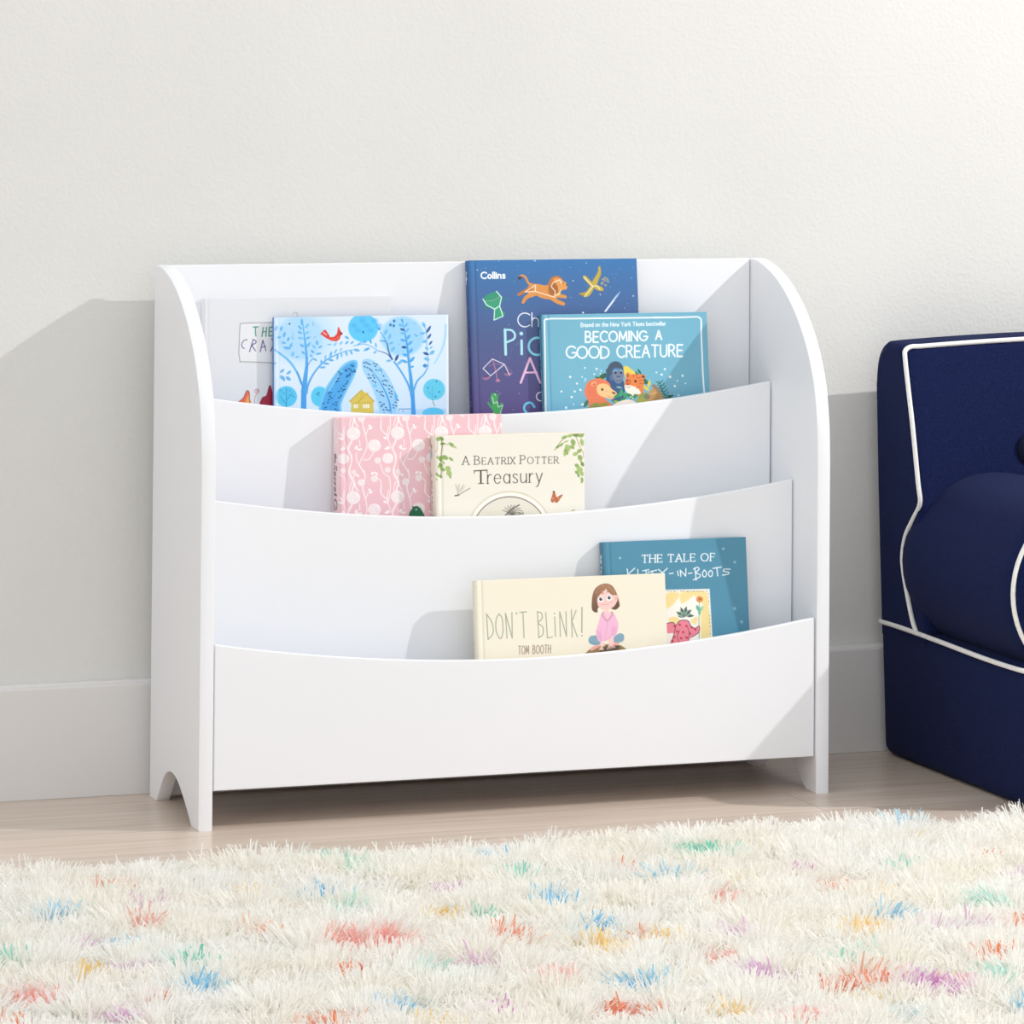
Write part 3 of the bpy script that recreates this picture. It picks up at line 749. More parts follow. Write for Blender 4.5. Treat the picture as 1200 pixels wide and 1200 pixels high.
def spine_atlas(s):
    t = np.clip(s.Y / 215.0, 0, 1)[..., None]
    s.C[:] = np.array([26, 92, 158.]) * (1 - t) + np.array([52, 40, 92.]) * t
    spine_text(s, 'Collins', 16, 34, 5.2, 5.0, 1.3, (244, 248, 252), sp=.26)
    rn = random.Random(5)
    s.unit()
    for k in range(60): s.ell(rn.uniform(2, 13), rn.uniform(60, 215), .5, .5, (190, 200, 230), al=.8)
make_book('tall dark blue star-sky book with orange lion, topmost book of the bookcase',
          0.4518, 0.2072, 0.4430, 0.2567, 0.3065, 0.0178, 7.4, [549.39, 306.0, 767.33, -12.87, 27.47, 811.28], 0.235,
          (60, 90, 150), (40, 70, 130), art_atlas, spine_atlas)

# ---- teal animal book with a white ruled border
def art_creature(s):
    s.unit(625, 360, Z)
    bgc = (114, 176, 200)
    s.ell(900, 500, 900, 700, (122, 184, 206), soft=500, al=.6)
    wh = (246, 251, 252)
    s.line([(118, 1250), (140, 1180), (132, 800), (128, 500), (122, 200), (120, 150), (132, 136), (200, 128), (420, 128), (700, 122), (1000, 118), (1300, 112), (1500, 110)], 16, wh)
    s.text('Based on the New York Times bestseller', 512, 1430, 216, 42, 8, (236, 247, 250), 196, sp=.25, space=.42, jit=.04)
    s.text('BECOMING', 562, 1222, 384, 116, 17, wh, 360, h1=100, sp=.25, jit=.02); s.text('A', 1322, 1384, 350, 96, 17, wh)
    s.text('GOOD', 356, 812, 552, 124, 17, wh, 552, sp=.16, jit=.015); s.text('CREATURE', 902, 1612, 546, 126, 17, wh, 532, sp=.25, jit=.015)
    for (a, b_, r) in ((555, 658, 9), (682, 670, 11), (655, 725, 8), (398, 756, 12), (525, 756, 7), (562, 778, 7), (470, 828, 10), (555, 800, 6), (508, 896, 11), (304, 912, 10), (447, 912, 10), (413, 972, 12), (433, 1050, 7), (354, 1086, 12), (730, 690, 7), (720, 720, 6)): s.ell(a, b_, r, r, wh)
    s.poly([(508, 1058), (530, 1040), (566, 1050), (540, 1062)], wh)
    # leaves behind
    for (a, b_, ln, wd, ro, c) in ((750, 750, 60, 26, -35, (52, 104, 66)), (700, 770, 40, 16, 20, (70, 120, 70)), (570, 1040, 50, 20, -60, (70, 120, 92)), (1010, 690, 60, 40, 40, (240, 206, 80)), (1130, 745, 60, 14, 55, (46, 110, 80)), (1215, 815, 46, 20, 20, (46, 100, 74))): s.leaf(a, b_, ln, wd, ro, c)
    # gorilla
    s.poly([(780, 740), (850, 700), (960, 780), (985, 900), (960, 1010), (880, 1040), (820, 960)], (58, 92, 134), curve=4)
    s.ell(885, 680, 86, 92, (74, 88, 110)); s.ell(798, 690, 18, 24, (74, 88, 110)); s.ell(850, 760, 26, 34, (92, 116, 150)); s.poly([(850, 690), (880, 662), (930, 664), (972, 690), (970, 770), (940, 822), (895, 824), (868, 780)], (118, 132, 158), curve=4)
    s.line([(850, 700), (890, 668), (968, 690)], 16, (66, 140, 196), curve=4); s.ell(886, 712, 12, 13, (44, 48, 60)); s.ell(944, 712, 12, 13, (44, 48, 60)); s.ell(905, 752, 9, 7, (60, 64, 80)); s.ell(930, 752, 9, 7, (60, 64, 80)); s.line([(890, 796), (920, 802), (945, 792)], 6, (70, 78, 96), curve=3); s.line([(870, 690), (900, 688)], 8, (170, 180, 196)); s.line([(930, 688), (958, 690)], 8, (170, 180, 196))
    # yellow leaf, tiger
    s.poly([(985, 640), (1040, 660), (1080, 740), (1060, 800), (990, 760)], (240, 210, 92), curve=3)
    s.unit(725, 360, Z)
    s.poly([(58, 648), (110, 660), (180, 720), (90, 760), (62, 720)], (240, 210, 90), curve=3)
    tg = (232, 134, 74)
    s.poly([(95, 920), (60, 860), (70, 780), (100, 740), (180, 726), (250, 740), (270, 800), (268, 880), (245, 960), (120, 960)], tg, curve=4); s.ell(96, 738, 24, 30, tg); s.ell(94, 744, 12, 17, (176, 84, 54)); s.ell(256, 752, 32, 24, tg, 20); s.ell(262, 754, 18, 12, (90, 60, 70), 20)
    s.poly([(60, 850), (90, 836), (130, 850), (190, 870), (220, 900), (230, 940), (120, 950), (70, 900)], (250, 238, 222), curve=4); s.poly([(98, 780), (128, 792), (120, 840), (84, 846), (76, 820)], (216, 110, 58), curve=3); s.ell(90, 836, 16, 10, (168, 84, 70)); s.ell(178, 803, 12, 14, (50, 40, 44)); s.ell(86, 796, 8, 10, (60, 44, 44)); s.line([(72, 860), (95, 872), (120, 862)], 5, (120, 80, 70), curve=3)
    for (a, b_, c, d) in ((150, 735, 160, 760), (190, 730, 190, 755), (220, 800, 255, 790), (225, 830, 262, 828), (200, 770, 240, 760), (190, 880, 225, 860)): s.line([(a, b_), (c, d)], 9, (180, 84, 50), w2=4)
    # foliage in front, rocks
    s.poly([(270, 1000), (380, 850), (420, 870), (490, 990), (480, 1100), (200, 1100)], (196, 150, 96), curve=0); s.poly([(345, 850), (380, 832), (440, 880), (430, 930)], (150, 128, 110)); s.line([(340, 940), (400, 930)], 8, (224, 190, 130))
    for (a, b_) in ((430, 800), (445, 850), (470, 900), (500, 950)): s.line([(a, b_), (a + 30, b_ + 60)], 6, (40, 88, 66))
    for k in range(6):
        x, y = 432 + k * 15, 806 + k * 32
        s.line([(x + 8, y + 24), (x - 28, y + 4)], 9, (36, 92, 68)); s.line([(x + 8, y + 24), (x + 42, y - 12)], 9, (36, 92, 68))
    for (a, b_, ln, wd, ro, c) in ((325, 830, 44, 16, -75, (226, 206, 84)), (295, 880, 46, 16, 40, (226, 206, 84)), (285, 800, 30, 18, 60, (52, 116, 84)), (220, 700, 36, 12, 55, (36, 110, 80)), (255, 960, 60, 28, -30, (150, 160, 84)), (300, 970, 36, 30, 10, (130, 130, 104)), (160, 970, 48, 22, -30, (58, 140, 90)), (115, 960, 44, 20, 30, (58, 140, 90)), (240, 1010, 60, 26, 0, (166, 170, 74)), (560, 970, 34, 14, -30, (44, 96, 74)), (540, 975, 26, 12, 50, (44, 96, 74))): s.leaf(a, b_, ln, wd, ro, c)
    s.poly([(-20, 1030), (60, 1000), (150, 1010), (190, 1060), (60, 1090), (-80, 1100)], (246, 228, 216), curve=3); s.line([(60, 1030), (150, 1014)], 4, (210, 170, 150))
    for (a, b_) in ((125, 972), (150, 955), (148, 985)): s.ell(a, b_, 9, 8, (236, 244, 236))
    # dots and rule on the right
    for (a, b_, r) in ((497, 672, 11), (405, 708, 8), (462, 732, 12), (553, 756, 14), (690, 744, 12), (634, 798, 8), (722, 828, 8), (605, 856, 12), (646, 955, 9)): s.ell(a, b_, r, r, wh)
    s.line([(380, 112), (600, 110), (780, 104), (848, 102), (880, 114), (896, 150), (896, 300), (904, 500), (914, 760), (932, 1000), (940, 1150)], 16, wh, curve=3)
    # lion
    s.unit(625, 360, Z)
    s.poly([(560, 960), (552, 900), (580, 820), (640, 782), (720, 772), (790, 800), (830, 850), (800, 940), (780, 1000), (850, 1060), (840, 1160), (600, 1160), (600, 1040)], (234, 128, 92), curve=4)
    for k in range(5): s.line([(620 + 34 * k, 800 - 6 * (k % 2)), (590 + 22 * k, 880), (606 + 14 * k, 960)], 5, (212, 104, 72), curve=3, al=.7)
    s.ell(652, 832, 30, 26, (244, 172, 130), -20); s.ell(655, 838, 18, 15, (222, 120, 88), -20)
    s.poly([(690, 850), (740, 828), (800, 840), (850, 890), (896, 925), (890, 970), (850, 998), (790, 984), (720, 960), (684, 910)], (250, 200, 140), curve=4); s.ell(742, 892, 12, 13, (48, 40, 44)); s.poly([(846, 916), (886, 926), (880, 944), (850, 936)], (110, 66, 70)); s.line([(800, 960), (850, 984), (886, 966)], 5, (190, 130, 90), curve=3); s.line([(775, 905), (800, 918)], 5, (224, 160, 110))
    for (a, b_, ln, wd, ro, c) in ((650, 1075, 70, 30, -35, (146, 150, 72)), (750, 1060, 70, 24, -15, (150, 150, 66)), (700, 1100, 60, 26, 20, (110, 140, 70)), (905, 960, 50, 18, -30, (58, 150, 100)), (945, 930, 44, 18, -80, (70, 170, 120)), (960, 1000, 48, 18, -30, (50, 136, 92)), (985, 950, 44, 18, 40, (70, 160, 110)), (905, 1030, 50, 16, 20, (150, 180, 80)), (1010, 1010, 36, 16, 0, (60, 140, 96)), (925, 870, 34, 10, 10, (150, 180, 186))): s.leaf(a, b_, ln, wd, ro, c)
    s.poly([(850, 1070), (930, 1020), (1030, 1000), (1060, 1060), (880, 1120)], (246, 230, 220), curve=3)
def spine_creature(s):
    spine_text(s, 'BECOMING A GOOD CREATURE', 22, 150, 4.0, 4.0, .8, (190, 224, 236), sp=.25)
make_book('teal book of animals with a thin white border, propped against the dark blue star-sky book',
          0.5549, 0.1926, 0.4424, 0.2540, 0.2284, 0.013, 7.4, [634.99, 369.3, 761.2, -16.54, 29.48, 811.55], 0.155,
          (114, 176, 200), (74, 130, 156), art_creature, spine_creature)

# ---- pink rose-trellis book
def art_roses(s):
    s.unit(380, 480, Z)
    pk, wh = (242, 198, 205), (254, 244, 244)
    for kx in range(-1, 6):
        for ky in range(-1, 3):
            ox, oy = kx * 475, ky * 690 - kx * 8
            def Q(*p): return [(a + ox, b_ + oy) for a, b_ in p]
            for pl in (((315, 300), (260, 420), (300, 520), (275, 680), (320, 800), (350, 870)), ((410, 150), (440, 260), (460, 400), (420, 500), (380, 600), (440, 720), (415, 860), (450, 990)),
                       ((345, 470), (350, 560), (430, 680)), ((430, 660), (440, 740)), ((275, 690), (330, 790), (300, 880)), ((540, 450), (480, 540), (420, 545)),
                       ((690, 180), (680, 300), (730, 430), (770, 540), (740, 680), (790, 790), (770, 880)), ((610, 130), (610, 220), (680, 280)), ((600, 590), (640, 690), (700, 740), (710, 870), (690, 1000)),
                       ((560, 745), (610, 780), (615, 910), (680, 980)), ((780, 330), (735, 420)), ((320, 80), (345, 160), (370, 190)), ((290, 100), (270, 190)), ((470, 210), (450, 270)), ((380, 330), (385, 400)), ((340, 690), (300, 760))):
                s.line(Q(*pl), 9, wh, curve=4)
            for (a, b_, r) in ((315, 262, 72), (540, 392, 68), (685, 528, 58), (400, 790, 38), (575, 552, 34), (318, 678, 24), (682, 655, 30), (540, 748, 36)):
                s.ell(a + ox, b_ + oy, r, r * .97, wh)
                for f, c0 in ((.74, 0), (.46, 140), (.22, 260)):
                    s.ring(a + ox, b_ + oy, r * f, max(4, r * .07), (232, 214, 216), c0, c0 + 290)
            for (a, b_, ro) in ((350, 425, 30), (385, 435, -20), (345, 410, -50), (490, 185, 60), (500, 205, -20), (520, 690, -40), (560, 695, 40), (660, 310, 20), (670, 425, 0), (690, 412, 40), (360, 715, 30), (655, 1000, 30)):
                s.leaf(a + ox, b_ + oy, 24, 13, ro, wh)
    gr = (34, 112, 76)
    s.poly([(908, 1150), (925, 1100), (950, 1062), (940, 1044), (965, 1050), (1000, 1045), (1035, 1070), (1060, 1110), (1085, 1160), (1130, 1230), (900, 1260)], gr, curve=3); s.ell(990, 1083, 9, 9, (200, 226, 206))
    s.poly([(200, 0), (236, 0), (236, 1300), (200, 1300)], (240, 196, 200), al=.25)
def spine_roses(s):
    s.C[:] = (246, 212, 214)
    s.unit()
    for k in range(80):
        s.line([(30.5, 2.4 * k), (30.5, 2.4 * k + 1.0)], 1.2, (252, 238, 238)); s.line([(.8, 2.4 * k), (.8, 2.4 * k + 1.0)], 1.6, (252, 240, 240))
    for k in range(8): s.ell(16 + 5 * math.sin(k * 2.2), 8 + 5 * k, 4, 3, (252, 240, 240)); s.ell(16 + 5 * math.sin(k * 2.2), 8 + 5 * k, 1.6, 1.2, (236, 200, 206))
    dk = (74, 66, 62)
    spine_text(s, 'the', 50, 62, 8, 10, 1.8, dk, slant=.15)
    spine_text(s, 'Secret', 66, 108, 6.5, 14, 2.3, dk, slant=.12, sp=.3)
    spine_text(s, 'G', 113, 126, 6.5, 14, 2.3, dk, slant=.12)
make_book('pink book with white rose-vine pattern, behind the cream ivy book in the middle tier',
          0.2318, 0.1316, 0.2571, 0.2377, 0.2779, 0.0318, 2.7, [397.55, 490.6, 800.0, -24.49, 4.39, 839.97], 0.150,
          (242, 198, 205), (244, 208, 211), art_roses, spine_roses)

# ---- cream treasury with ivy
def art_treasury(s):
    s.unit()
    dk = (66, 60, 58)
    s.text('A BEATRIX POTTER', 541.8, 654.2, 545.0, 9.8, .95, dk, 543.0, sp=.30, space=.46, serif=.26, contrast=.5, small=.79)
    # the word below: initial capital and lower case
    s.line([(563, 552.3), (563.2, 566.6)], 1.85, dk); s.line([(555.3, 552.2), (570.4, 551.4)], 1.2, dk); s.line([(555.6, 552), (555.4, 555)], .8, dk); s.line([(570.2, 551.4), (570.5, 554.4)], .8, dk); s.line([(560, 567), (566.4, 566.8)], .8, dk)
    s.text('reasury', 571.0, 635.0, 567.2, 17.2, 1.12, dk, 565.4, sp=.23, serif=.0, contrast=.42)
    for x in (571.0, 620.0): s.line([(x - 1.4, 567.0 - (x - 571) * .028), (x + 1.8, 566.9 - (x - 571) * .028)], .6, dk)
    # ivy, left corner, then right corner
    lv = [(150, 178, 104), (172, 196, 124), (126, 156, 84), (186, 204, 142)]
    s.unit(500, 500, 10.91)
    s.line([(170, 130), (200, 230), (185, 400), (190, 560), (185, 660)], 12, (150, 130, 90), curve=4); s.line([(190, 215), (270, 235), (300, 225)], 7, (150, 130, 90)); s.line([(140, 200), (135, 300), (118, 330)], 6, (190, 184, 160), curve=3)
    for (a, b_, ln, wd, ro, c) in ((190, 160, 34, 22, 40, 2), (150, 165, 30, 26, -60, 0), (205, 225, 34, 16, -10, 2), (320, 240, 50, 22, 40, 0), (355, 265, 34, 12, 35, 3), (180, 420, 40, 24, 80, 2), (235, 400, 46, 28, 25, 0), (310, 420, 38, 16, 40, 0), (145, 400, 26, 18, 70, 1), (180, 500, 34, 26, 60, 2), (200, 550, 40, 24, 30, 0), (270, 540, 40, 34, 20, 1), (285, 600, 46, 34, 60, 1), (300, 645, 26, 14, 70, 0), (140, 620, 30, 14, 60, 0), (180, 640, 26, 18, 40, 2), (215, 465, 30, 14, 60, 3), (130, 680, 14, 8, 90, 3), (150, 520, 20, 10, 90, 1)):
        s.leaf(a, b_, ln, wd, ro, lv[c])
    s.unit(590, 500, 10.905)
    s.line([(1030, 95), (930, 92), (830, 110), (740, 180), (650, 300)], 8, (150, 130, 90), curve=4); s.line([(930, 130), (980, 260), (1020, 330), (1020, 400)], 6, (170, 120, 90), curve=4)
    for (a, b_, ln, wd, ro, c) in ((780, 135, 44, 20, -20, 0), (850, 115, 44, 20, -12, 1), (930, 110, 46, 20, 0, 2), (1000, 110, 40, 24, -30, 0), (1005, 200, 50, 26, 80, 1), (890, 200, 46, 30, 70, 0), (740, 230, 34, 16, -45, 0), (690, 260, 40, 14, -40, 2), (660, 290, 26, 10, -40, 3), (800, 190, 40, 12, -20, 3), (820, 270, 46, 38, 60, 1), (800, 320, 46, 30, 70, 0), (780, 355, 26, 16, 80, 1), (880, 260, 34, 24, 40, 0), (970, 310, 34, 24, -30, 0), (920, 350, 40, 24, -20, 1), (980, 400, 44, 30, 70, 0), (990, 440, 24, 14, 80, 1), (940, 500, 34, 24, 30, 0), (1010, 480, 34, 22, 70, 2), (975, 550, 44, 36, 10, 1), (940, 590, 34, 20, 40, 0), (1000, 600, 40, 26, 60, 1), (960, 630, 24, 14, 70, 2), (1005, 680, 36, 18, 80, 0), (1000, 712, 14, 10, 80, 2)):
        s.leaf(a, b_, ln, wd, ro, lv[c])
    # dragonfly and butterfly
    s.unit(500, 500, 10.91)
    for (a, b_, ro) in ((385, 790, 74), (410, 790, 100), (445, 790, 118), (460, 800, 128)): s.leaf(a, b_, 62, 13, ro, (218, 212, 196), .6); 
    for (a, b_) in ((368, 735), (408, 738), (470, 745)): s.line([(400, 870), (a, b_)], 3, (150, 142, 126))
    s.line([(362, 886), (410, 876)], 17, (110, 104, 96)); s.line([(410, 876), (480, 830), (550, 792)], 9, (130, 124, 116), curve=3)
    s.unit(590, 500, 10.905)
    br = (196, 112, 74)
    s.poly([(600, 950), (620, 880), (632, 826), (650, 830), (668, 890), (660, 940), (630, 975)], br, curve=3); s.poly([(655, 968), (680, 910), (740, 872), (752, 880), (720, 930), (690, 972)], br, curve=3); s.ell(640, 836, 14, 10, (90, 74, 70)); s.line([(660, 970), (675, 900)], 8, (110, 70, 56)); s.ell(630, 920, 9, 14, (226, 160, 110)); s.ell(700, 920, 10, 8, (226, 160, 110)); s.line([(725, 895), (752, 878)], 6, (100, 80, 76))
    s.line([(868, 1080), (890, 1070)], 8, (150, 148, 140)); s.line([(890, 1080), (912, 1066)], 8, (150, 148, 140))
    # moulded medallion, plain leafy pencil sketch inside
    s.unit()
    s.ell(597, 626, 50.5, 50.5, (226, 218, 198)); s.ell(597, 626.6, 49, 49, (252, 249, 240)); s.ell(597, 626.4, 44.6, 44.6, (142, 134, 124)); s.ell(597, 626.8, 43.6, 43.6, (234, 229, 214))
    for k in range(9):
        a = math.radians(200 + k * 17.5)
        s.line([(600, 606), (600 + 6 * math.cos(a), 603 + 7 * math.sin(a)), (600 + 13 * math.cos(a + .2), 605 + 13 * math.sin(a + .2))], .8, (120, 114, 104), curve=4)
    for k in range(5): s.line([(595 + 3 * k, 604), (597 + 4 * k, 601)], 1.0, (120, 114, 104))
    s.line([(592, 604), (598, 598), (608, 592)], 1.4, (100, 94, 88), curve=3)
def spine_treasury(s):
    s.C[:] = (236, 226, 208)
    s.unit()
    s.ell(13, 15, 3.2, 4, (150, 120, 84)); s.ell(13, 26, 4.2, 7, (136, 176, 204))
    spine_text(s, 'A BEATRIX POTTER', 52, 150, 10, 6, 1.0, (96, 90, 86), sp=.35)
    for (a, b_, ro) in ((20, 10, 60), (21, 38, 70), (20, 50, 80), (21, 56, 60), (20, 4, 50)): s.leaf(a, b_, 4.5, 2, ro, (160, 184, 120))
make_book('cream book with ivy corners and a round medallion, front book of the middle tier',
          0.3642, 0.1056, 0.2567, 0.2201, 0.2518, 0.0243, 2.7, [510.54, 512.0, 791.37, -25.7, 5.68, 837.82], 0.128,
          (243, 239, 226), (236, 226, 208), art_treasury, spine_treasury)

# ---- blue-green book with a framed picture
def art_tale(s):
    s.unit(695, 625, 6.316)
    wh = (240, 246, 248)
    s.text('THE TALE OF', 362, 900, 221, 56, 8.5, wh, 205, sp=.30, space=.5, serif=.34, contrast=.35)
    k = 7.5
    s.line([(252, 268), (262, 335)], k, wh); s.line([(308, 262), (260, 306), (300, 340)], k, wh)
    s.line([(330, 272), (334, 332)], k, wh)
    s.line([(366, 282), (412, 272)], k, wh); s.line([(390, 276), (394, 340)], k, wh); s.line([(404, 292), (470, 276)], k, wh); s.line([(436, 282), (440, 340)], k, wh)
    s.line([(482, 270), (512, 296), (548, 262)], k, wh); s.line([(512, 296), (518, 336)], k, wh)
    s.line([(564, 302), (592, 298)], k, wh); s.line([(624, 282), (630, 316)], k, wh); s.line([(648, 322), (644, 276), (684, 320), (686, 264)], k, wh); s.line([(704, 300), (732, 296)], k, wh)
    s.line([(752, 258), (762, 350)], k, wh); s.line([(742, 268), (770, 254), (784, 268), (760, 296), (790, 308), (788, 326), (740, 348)], k, wh, curve=4)
    s.line([(822, 274), (808, 300), (818, 324), (834, 320), (838, 292), (822, 274)], k, wh, curve=4); s.line([(868, 276), (854, 298), (862, 322), (880, 316), (882, 288), (868, 276)], k, wh, curve=4)
    s.line([(886, 262), (950, 252)], k, wh); s.line([(916, 256), (922, 318)], k, wh); s.line([(1016, 268), (972, 268), (968, 284), (1004, 290), (1000, 304), (958, 312)], k, wh, curve=4)
    for (a, b_, r) in ((200, 187, 10), (965, 115, 11), (1050, 215, 11), (1048, 560, 17), (1100, 660, 14)):
        for q in range(6):
            t = math.radians(60 * q + a % 30); s.line([(a, b_), (a + r * math.cos(t), b_ + r * math.sin(t))], 3.2, (176, 212, 226), .85)
        s.ell(a, b_, 4, 4, (200, 228, 236))
    # framed picture: a flower over a spotted pink pot, yellow wash
    s.poly([(420, 424), (862, 414), (884, 800), (420, 830)], (246, 244, 238))
    s.poly([(430, 436), (846, 428), (866, 800), (430, 820)], (251, 247, 238))
    for pl in ([(540, 450), (640, 446), (600, 520), (540, 560)], [(650, 440), (760, 440), (700, 500), (650, 520)], [(740, 440), (840, 440), (850, 560), (800, 520)], [(800, 560), (855, 560), (866, 780), (800, 790)], [(555, 640), (600, 620), (640, 640), (600, 680)], [(720, 650), (770, 620), (760, 680)]): s.poly(pl, (248, 220, 142), al=.85, soft=14, curve=3)
    rk = random.Random(2)
    for q in range(13):
        x = 548 + q * 24; s.line([(x, 432 + rk.uniform(-3, 3)), (x + rk.uniform(6, 16), 431 + rk.uniform(-3, 3))], rk.uniform(2, 5), (70, 70, 74), al=.8)
        y = 445 + q * 27; s.line([(852 + q * 1.4, y), (852 + q * 1.4, y + rk.uniform(4, 14))], rk.uniform(1.5, 4), (80, 78, 80), al=.7)
    s.line([(784, 512), (786, 580), (782, 640), (784, 800)], 5, (120, 170, 140), curve=3)
    s.poly([(766, 480), (785, 468), (812, 484), (806, 508), (780, 514), (764, 502)], (224, 150, 84), curve=3); s.ell(790, 490, 10, 8, (190, 108, 60))
    s.leaf(776, 560, 28, 12, 65, (112, 186, 156)); s.leaf(800, 562, 26, 10, -60, (140, 204, 176)); s.leaf(786, 590, 22, 9, 90, (112, 186, 156))
    for q in range(15):                                  # grey-green leaves above a spotted cloth
        t = math.radians(-175 + 12 * q); rr_ = 24 + 10 * (q % 3); s.leaf(676 + rr_ * math.cos(t), 622 + rr_ * 1.2 * math.sin(t), 26, 8, math.degrees(t), ((112, 122, 118), (150, 190, 166), (84, 92, 92))[q % 3])
    s.poly([(540, 672), (590, 662), (612, 684), (640, 648), (700, 648), (722, 690), (752, 704), (784, 690), (780, 738), (728, 772), (712, 800), (730, 850), (570, 850), (588, 770), (598, 742), (540, 738)], (240, 138, 154), curve=4)
    for (a, b_) in ((600, 690), (640, 680), (690, 690), (730, 700), (620, 730), (665, 735), (715, 745), (600, 770), (650, 780), (690, 775), (585, 800), (630, 815), (755, 715)): s.ell(a, b_, 10, 8, (206, 62, 88), 30)
    s.line([(540, 672), (590, 662), (612, 684), (640, 650), (700, 650), (722, 690)], 5, (90, 60, 66), curve=3); s.line([(612, 684), (598, 742), (586, 800), (580, 850)], 5, (110, 66, 74), curve=3); s.line([(722, 690), (752, 706), (784, 690), (780, 738), (728, 772)], 5, (110, 66, 74), curve=3); s.line([(640, 720), (622, 770), (640, 810)], 4, (130, 70, 80), curve=3); s.line([(700, 700), (712, 750), (700, 790)], 4, (130, 70, 80), curve=3)
def spine_tale(s):
    spine_text(s, 'THE TALE OF', 18, 62, 5.5, 6.5, 1.5, (222, 236, 242), sp=.3)
make_book('blue-green book with white lettering and a framed picture, at the back of the bottom tier',
          0.5985, 0.0344, 0.0679, 0.2150, 0.2918, 0.018, 7.3, [707.47, 636.2, 775.84, -32.99, 31.21, 837.65], 0.150,
          (84, 144, 170), (66, 122, 150), art_tale, spine_tale)

# ---- cream landscape book with a seated girl
def art_girl(s):
    s.unit(545, 665, Z)
    gn = (158, 168, 146)
    k = 10.5
    s.line([(232, 510), (250, 782)], k, gn); s.line([(230, 508), (285, 590), (306, 680), (290, 740), (248, 784)], k, gn, curve=5)
    s.line([(366, 508), (336, 570), (336, 690), (380, 776), (408, 700), (400, 560), (366, 508)], k, gn, curve=5)
    s.line([(452, 772), (434, 500), (508, 770), (504, 494)], k, gn)
    s.line([(550, 494), (556, 510)], 12, gn); s.line([(588, 492), (660, 486)], k, gn); s.line([(622, 490), (634, 766)], k, gn)
    s.line([(778, 486), (794, 764)], k, gn); s.line([(774, 486), (822, 500), (826, 560), (786, 606), (836, 650), (836, 730), (794, 764)], k, gn, curve=5)
    s.line([(868, 492), (886, 768), (940, 758)], k, gn); s.line([(964, 540), (974, 752)], k, gn); s.ell(962, 503, 8, 8, gn)
    s.line([(1024, 752), (1018, 484), (1092, 752), (1086, 482)], k, gn)
    tn = (160, 138, 122)
    s.text('TOM', 576, 686, 944, 88, 8.5, tn, 938, sp=.34); s.text('BOOTH', 730, 920, 938, 88, 8.5, tn, 930, sp=.36)
    s.unit(665, 665, Z)
    s.line([(36, 462), (46, 758)], k, gn); s.line([(88, 468), (42, 590), (100, 754)], k, gn); s.line([(152, 438), (150, 708)], 13, gn); s.ell(151, 742, 8, 8, gn)
    hr, hd, sk = (170, 126, 96), (104, 78, 66), (250, 208, 200)
    # log, legs, jacket
    s.poly([(178, 942), (260, 870), (350, 840), (480, 835), (580, 850), (635, 890), (600, 990), (200, 1010)], (150, 128, 84), curve=0); s.poly([(330, 920), (420, 850), (560, 850), (560, 890), (420, 960)], (98, 80, 66), curve=0)
    jn = (134, 168, 186)
    s.poly([(222, 790), (240, 752), (300, 740), (345, 760), (350, 830), (290, 846), (236, 828)], jn, curve=4); s.poly([(490, 770), (540, 726), (585, 718), (610, 750), (600, 800), (540, 822), (495, 812)], jn, curve=4); s.line([(232, 800), (290, 836), (340, 828)], 6, (108, 142, 162), curve=3)
    s.poly([(240, 890), (275, 858), (340, 842), (350, 860), (290, 890), (256, 908)], (242, 172, 166), curve=3); s.poly([(470, 830), (520, 816), (556, 826), (540, 846), (480, 850)], (242, 172, 166), curve=3)
    pk, pd = (244, 188, 216), (222, 156, 190)
    s.poly([(385, 490), (355, 520), (330, 610), (305, 700), (325, 790), (370, 806), (430, 790), (485, 760), (530, 720), (548, 620), (520, 540), (480, 488)], pk, curve=4); s.poly([(305, 690), (345, 700), (372, 790), (345, 812), (318, 780)], (236, 174, 206), curve=3); s.poly([(470, 660), (530, 650), (520, 720), (485, 750)], (236, 174, 206), curve=3)
    s.poly([(400, 478), (460, 478), (436, 580)], sk); s.line([(388, 484), (372, 520), (424, 586)], 13, (206, 150, 170), curve=3); s.line([(476, 484), (484, 514), (428, 586)], 13, (206, 150, 170), curve=3); s.line([(426, 590), (420, 680), (400, 780)], 5, pd, curve=3); s.line([(480, 720), (440, 780), (396, 796)], 5, pd, curve=3); s.line([(346, 660), (366, 760)], 4, pd)
    for q in range(4): s.line([(382 - 8 * q, 846 + 8 * q), (356 + 14 * (q - 1), 894)], 11, sk); s.line([(450 + 6 * q, 840), (430 + 26 * q, 888 - 6 * q)], 11, sk)
    s.poly([(345, 830), (395, 820), (400, 850), (360, 860)], sk, curve=3); s.poly([(440, 790), (490, 770), (495, 830), (450, 846)], sk, curve=3)
    # head
    s.poly([(318, 492), (262, 462), (262, 330), (290, 240), (350, 190), (420, 176), (480, 200), (520, 260), (548, 340), (560, 420), (512, 462), (440, 440), (330, 440)], (hr, hd), curve=4)
    s.poly([(320, 330), (350, 262), (405, 214), (450, 262), (500, 300), (528, 300), (540, 340), (520, 400), (470, 446), (400, 466), (345, 446), (322, 400)], sk, curve=4); s.poly([(404, 466), (440, 456), (440, 500), (404, 500)], sk)
    s.poly([(340, 250), (405, 190), (408, 240), (360, 280), (326, 330), (312, 330)], hr, curve=3); s.poly([(405, 190), (470, 210), (516, 270), (496, 306), (440, 268), (416, 236)], hr, curve=3); s.line([(300, 290), (330, 230), (390, 196)], 7, (192, 148, 116), curve=3); s.line([(430, 200), (480, 240), (505, 280)], 6, (192, 148, 116), curve=3)
    s.ell(526, 330, 16, 34, (246, 182, 178), 20); s.poly([(528, 380), (556, 400), (560, 424), (516, 462), (512, 440)], hd, curve=3)
    for (a, b_) in ((356, 348), (448, 332)): s.ell(a, b_, 28, 34, (252, 252, 252)); s.ell(a, b_ - 2, 17, 19, (52, 50, 54)); s.ell(a + 4, b_ - 10, 5, 5, (250, 250, 250))
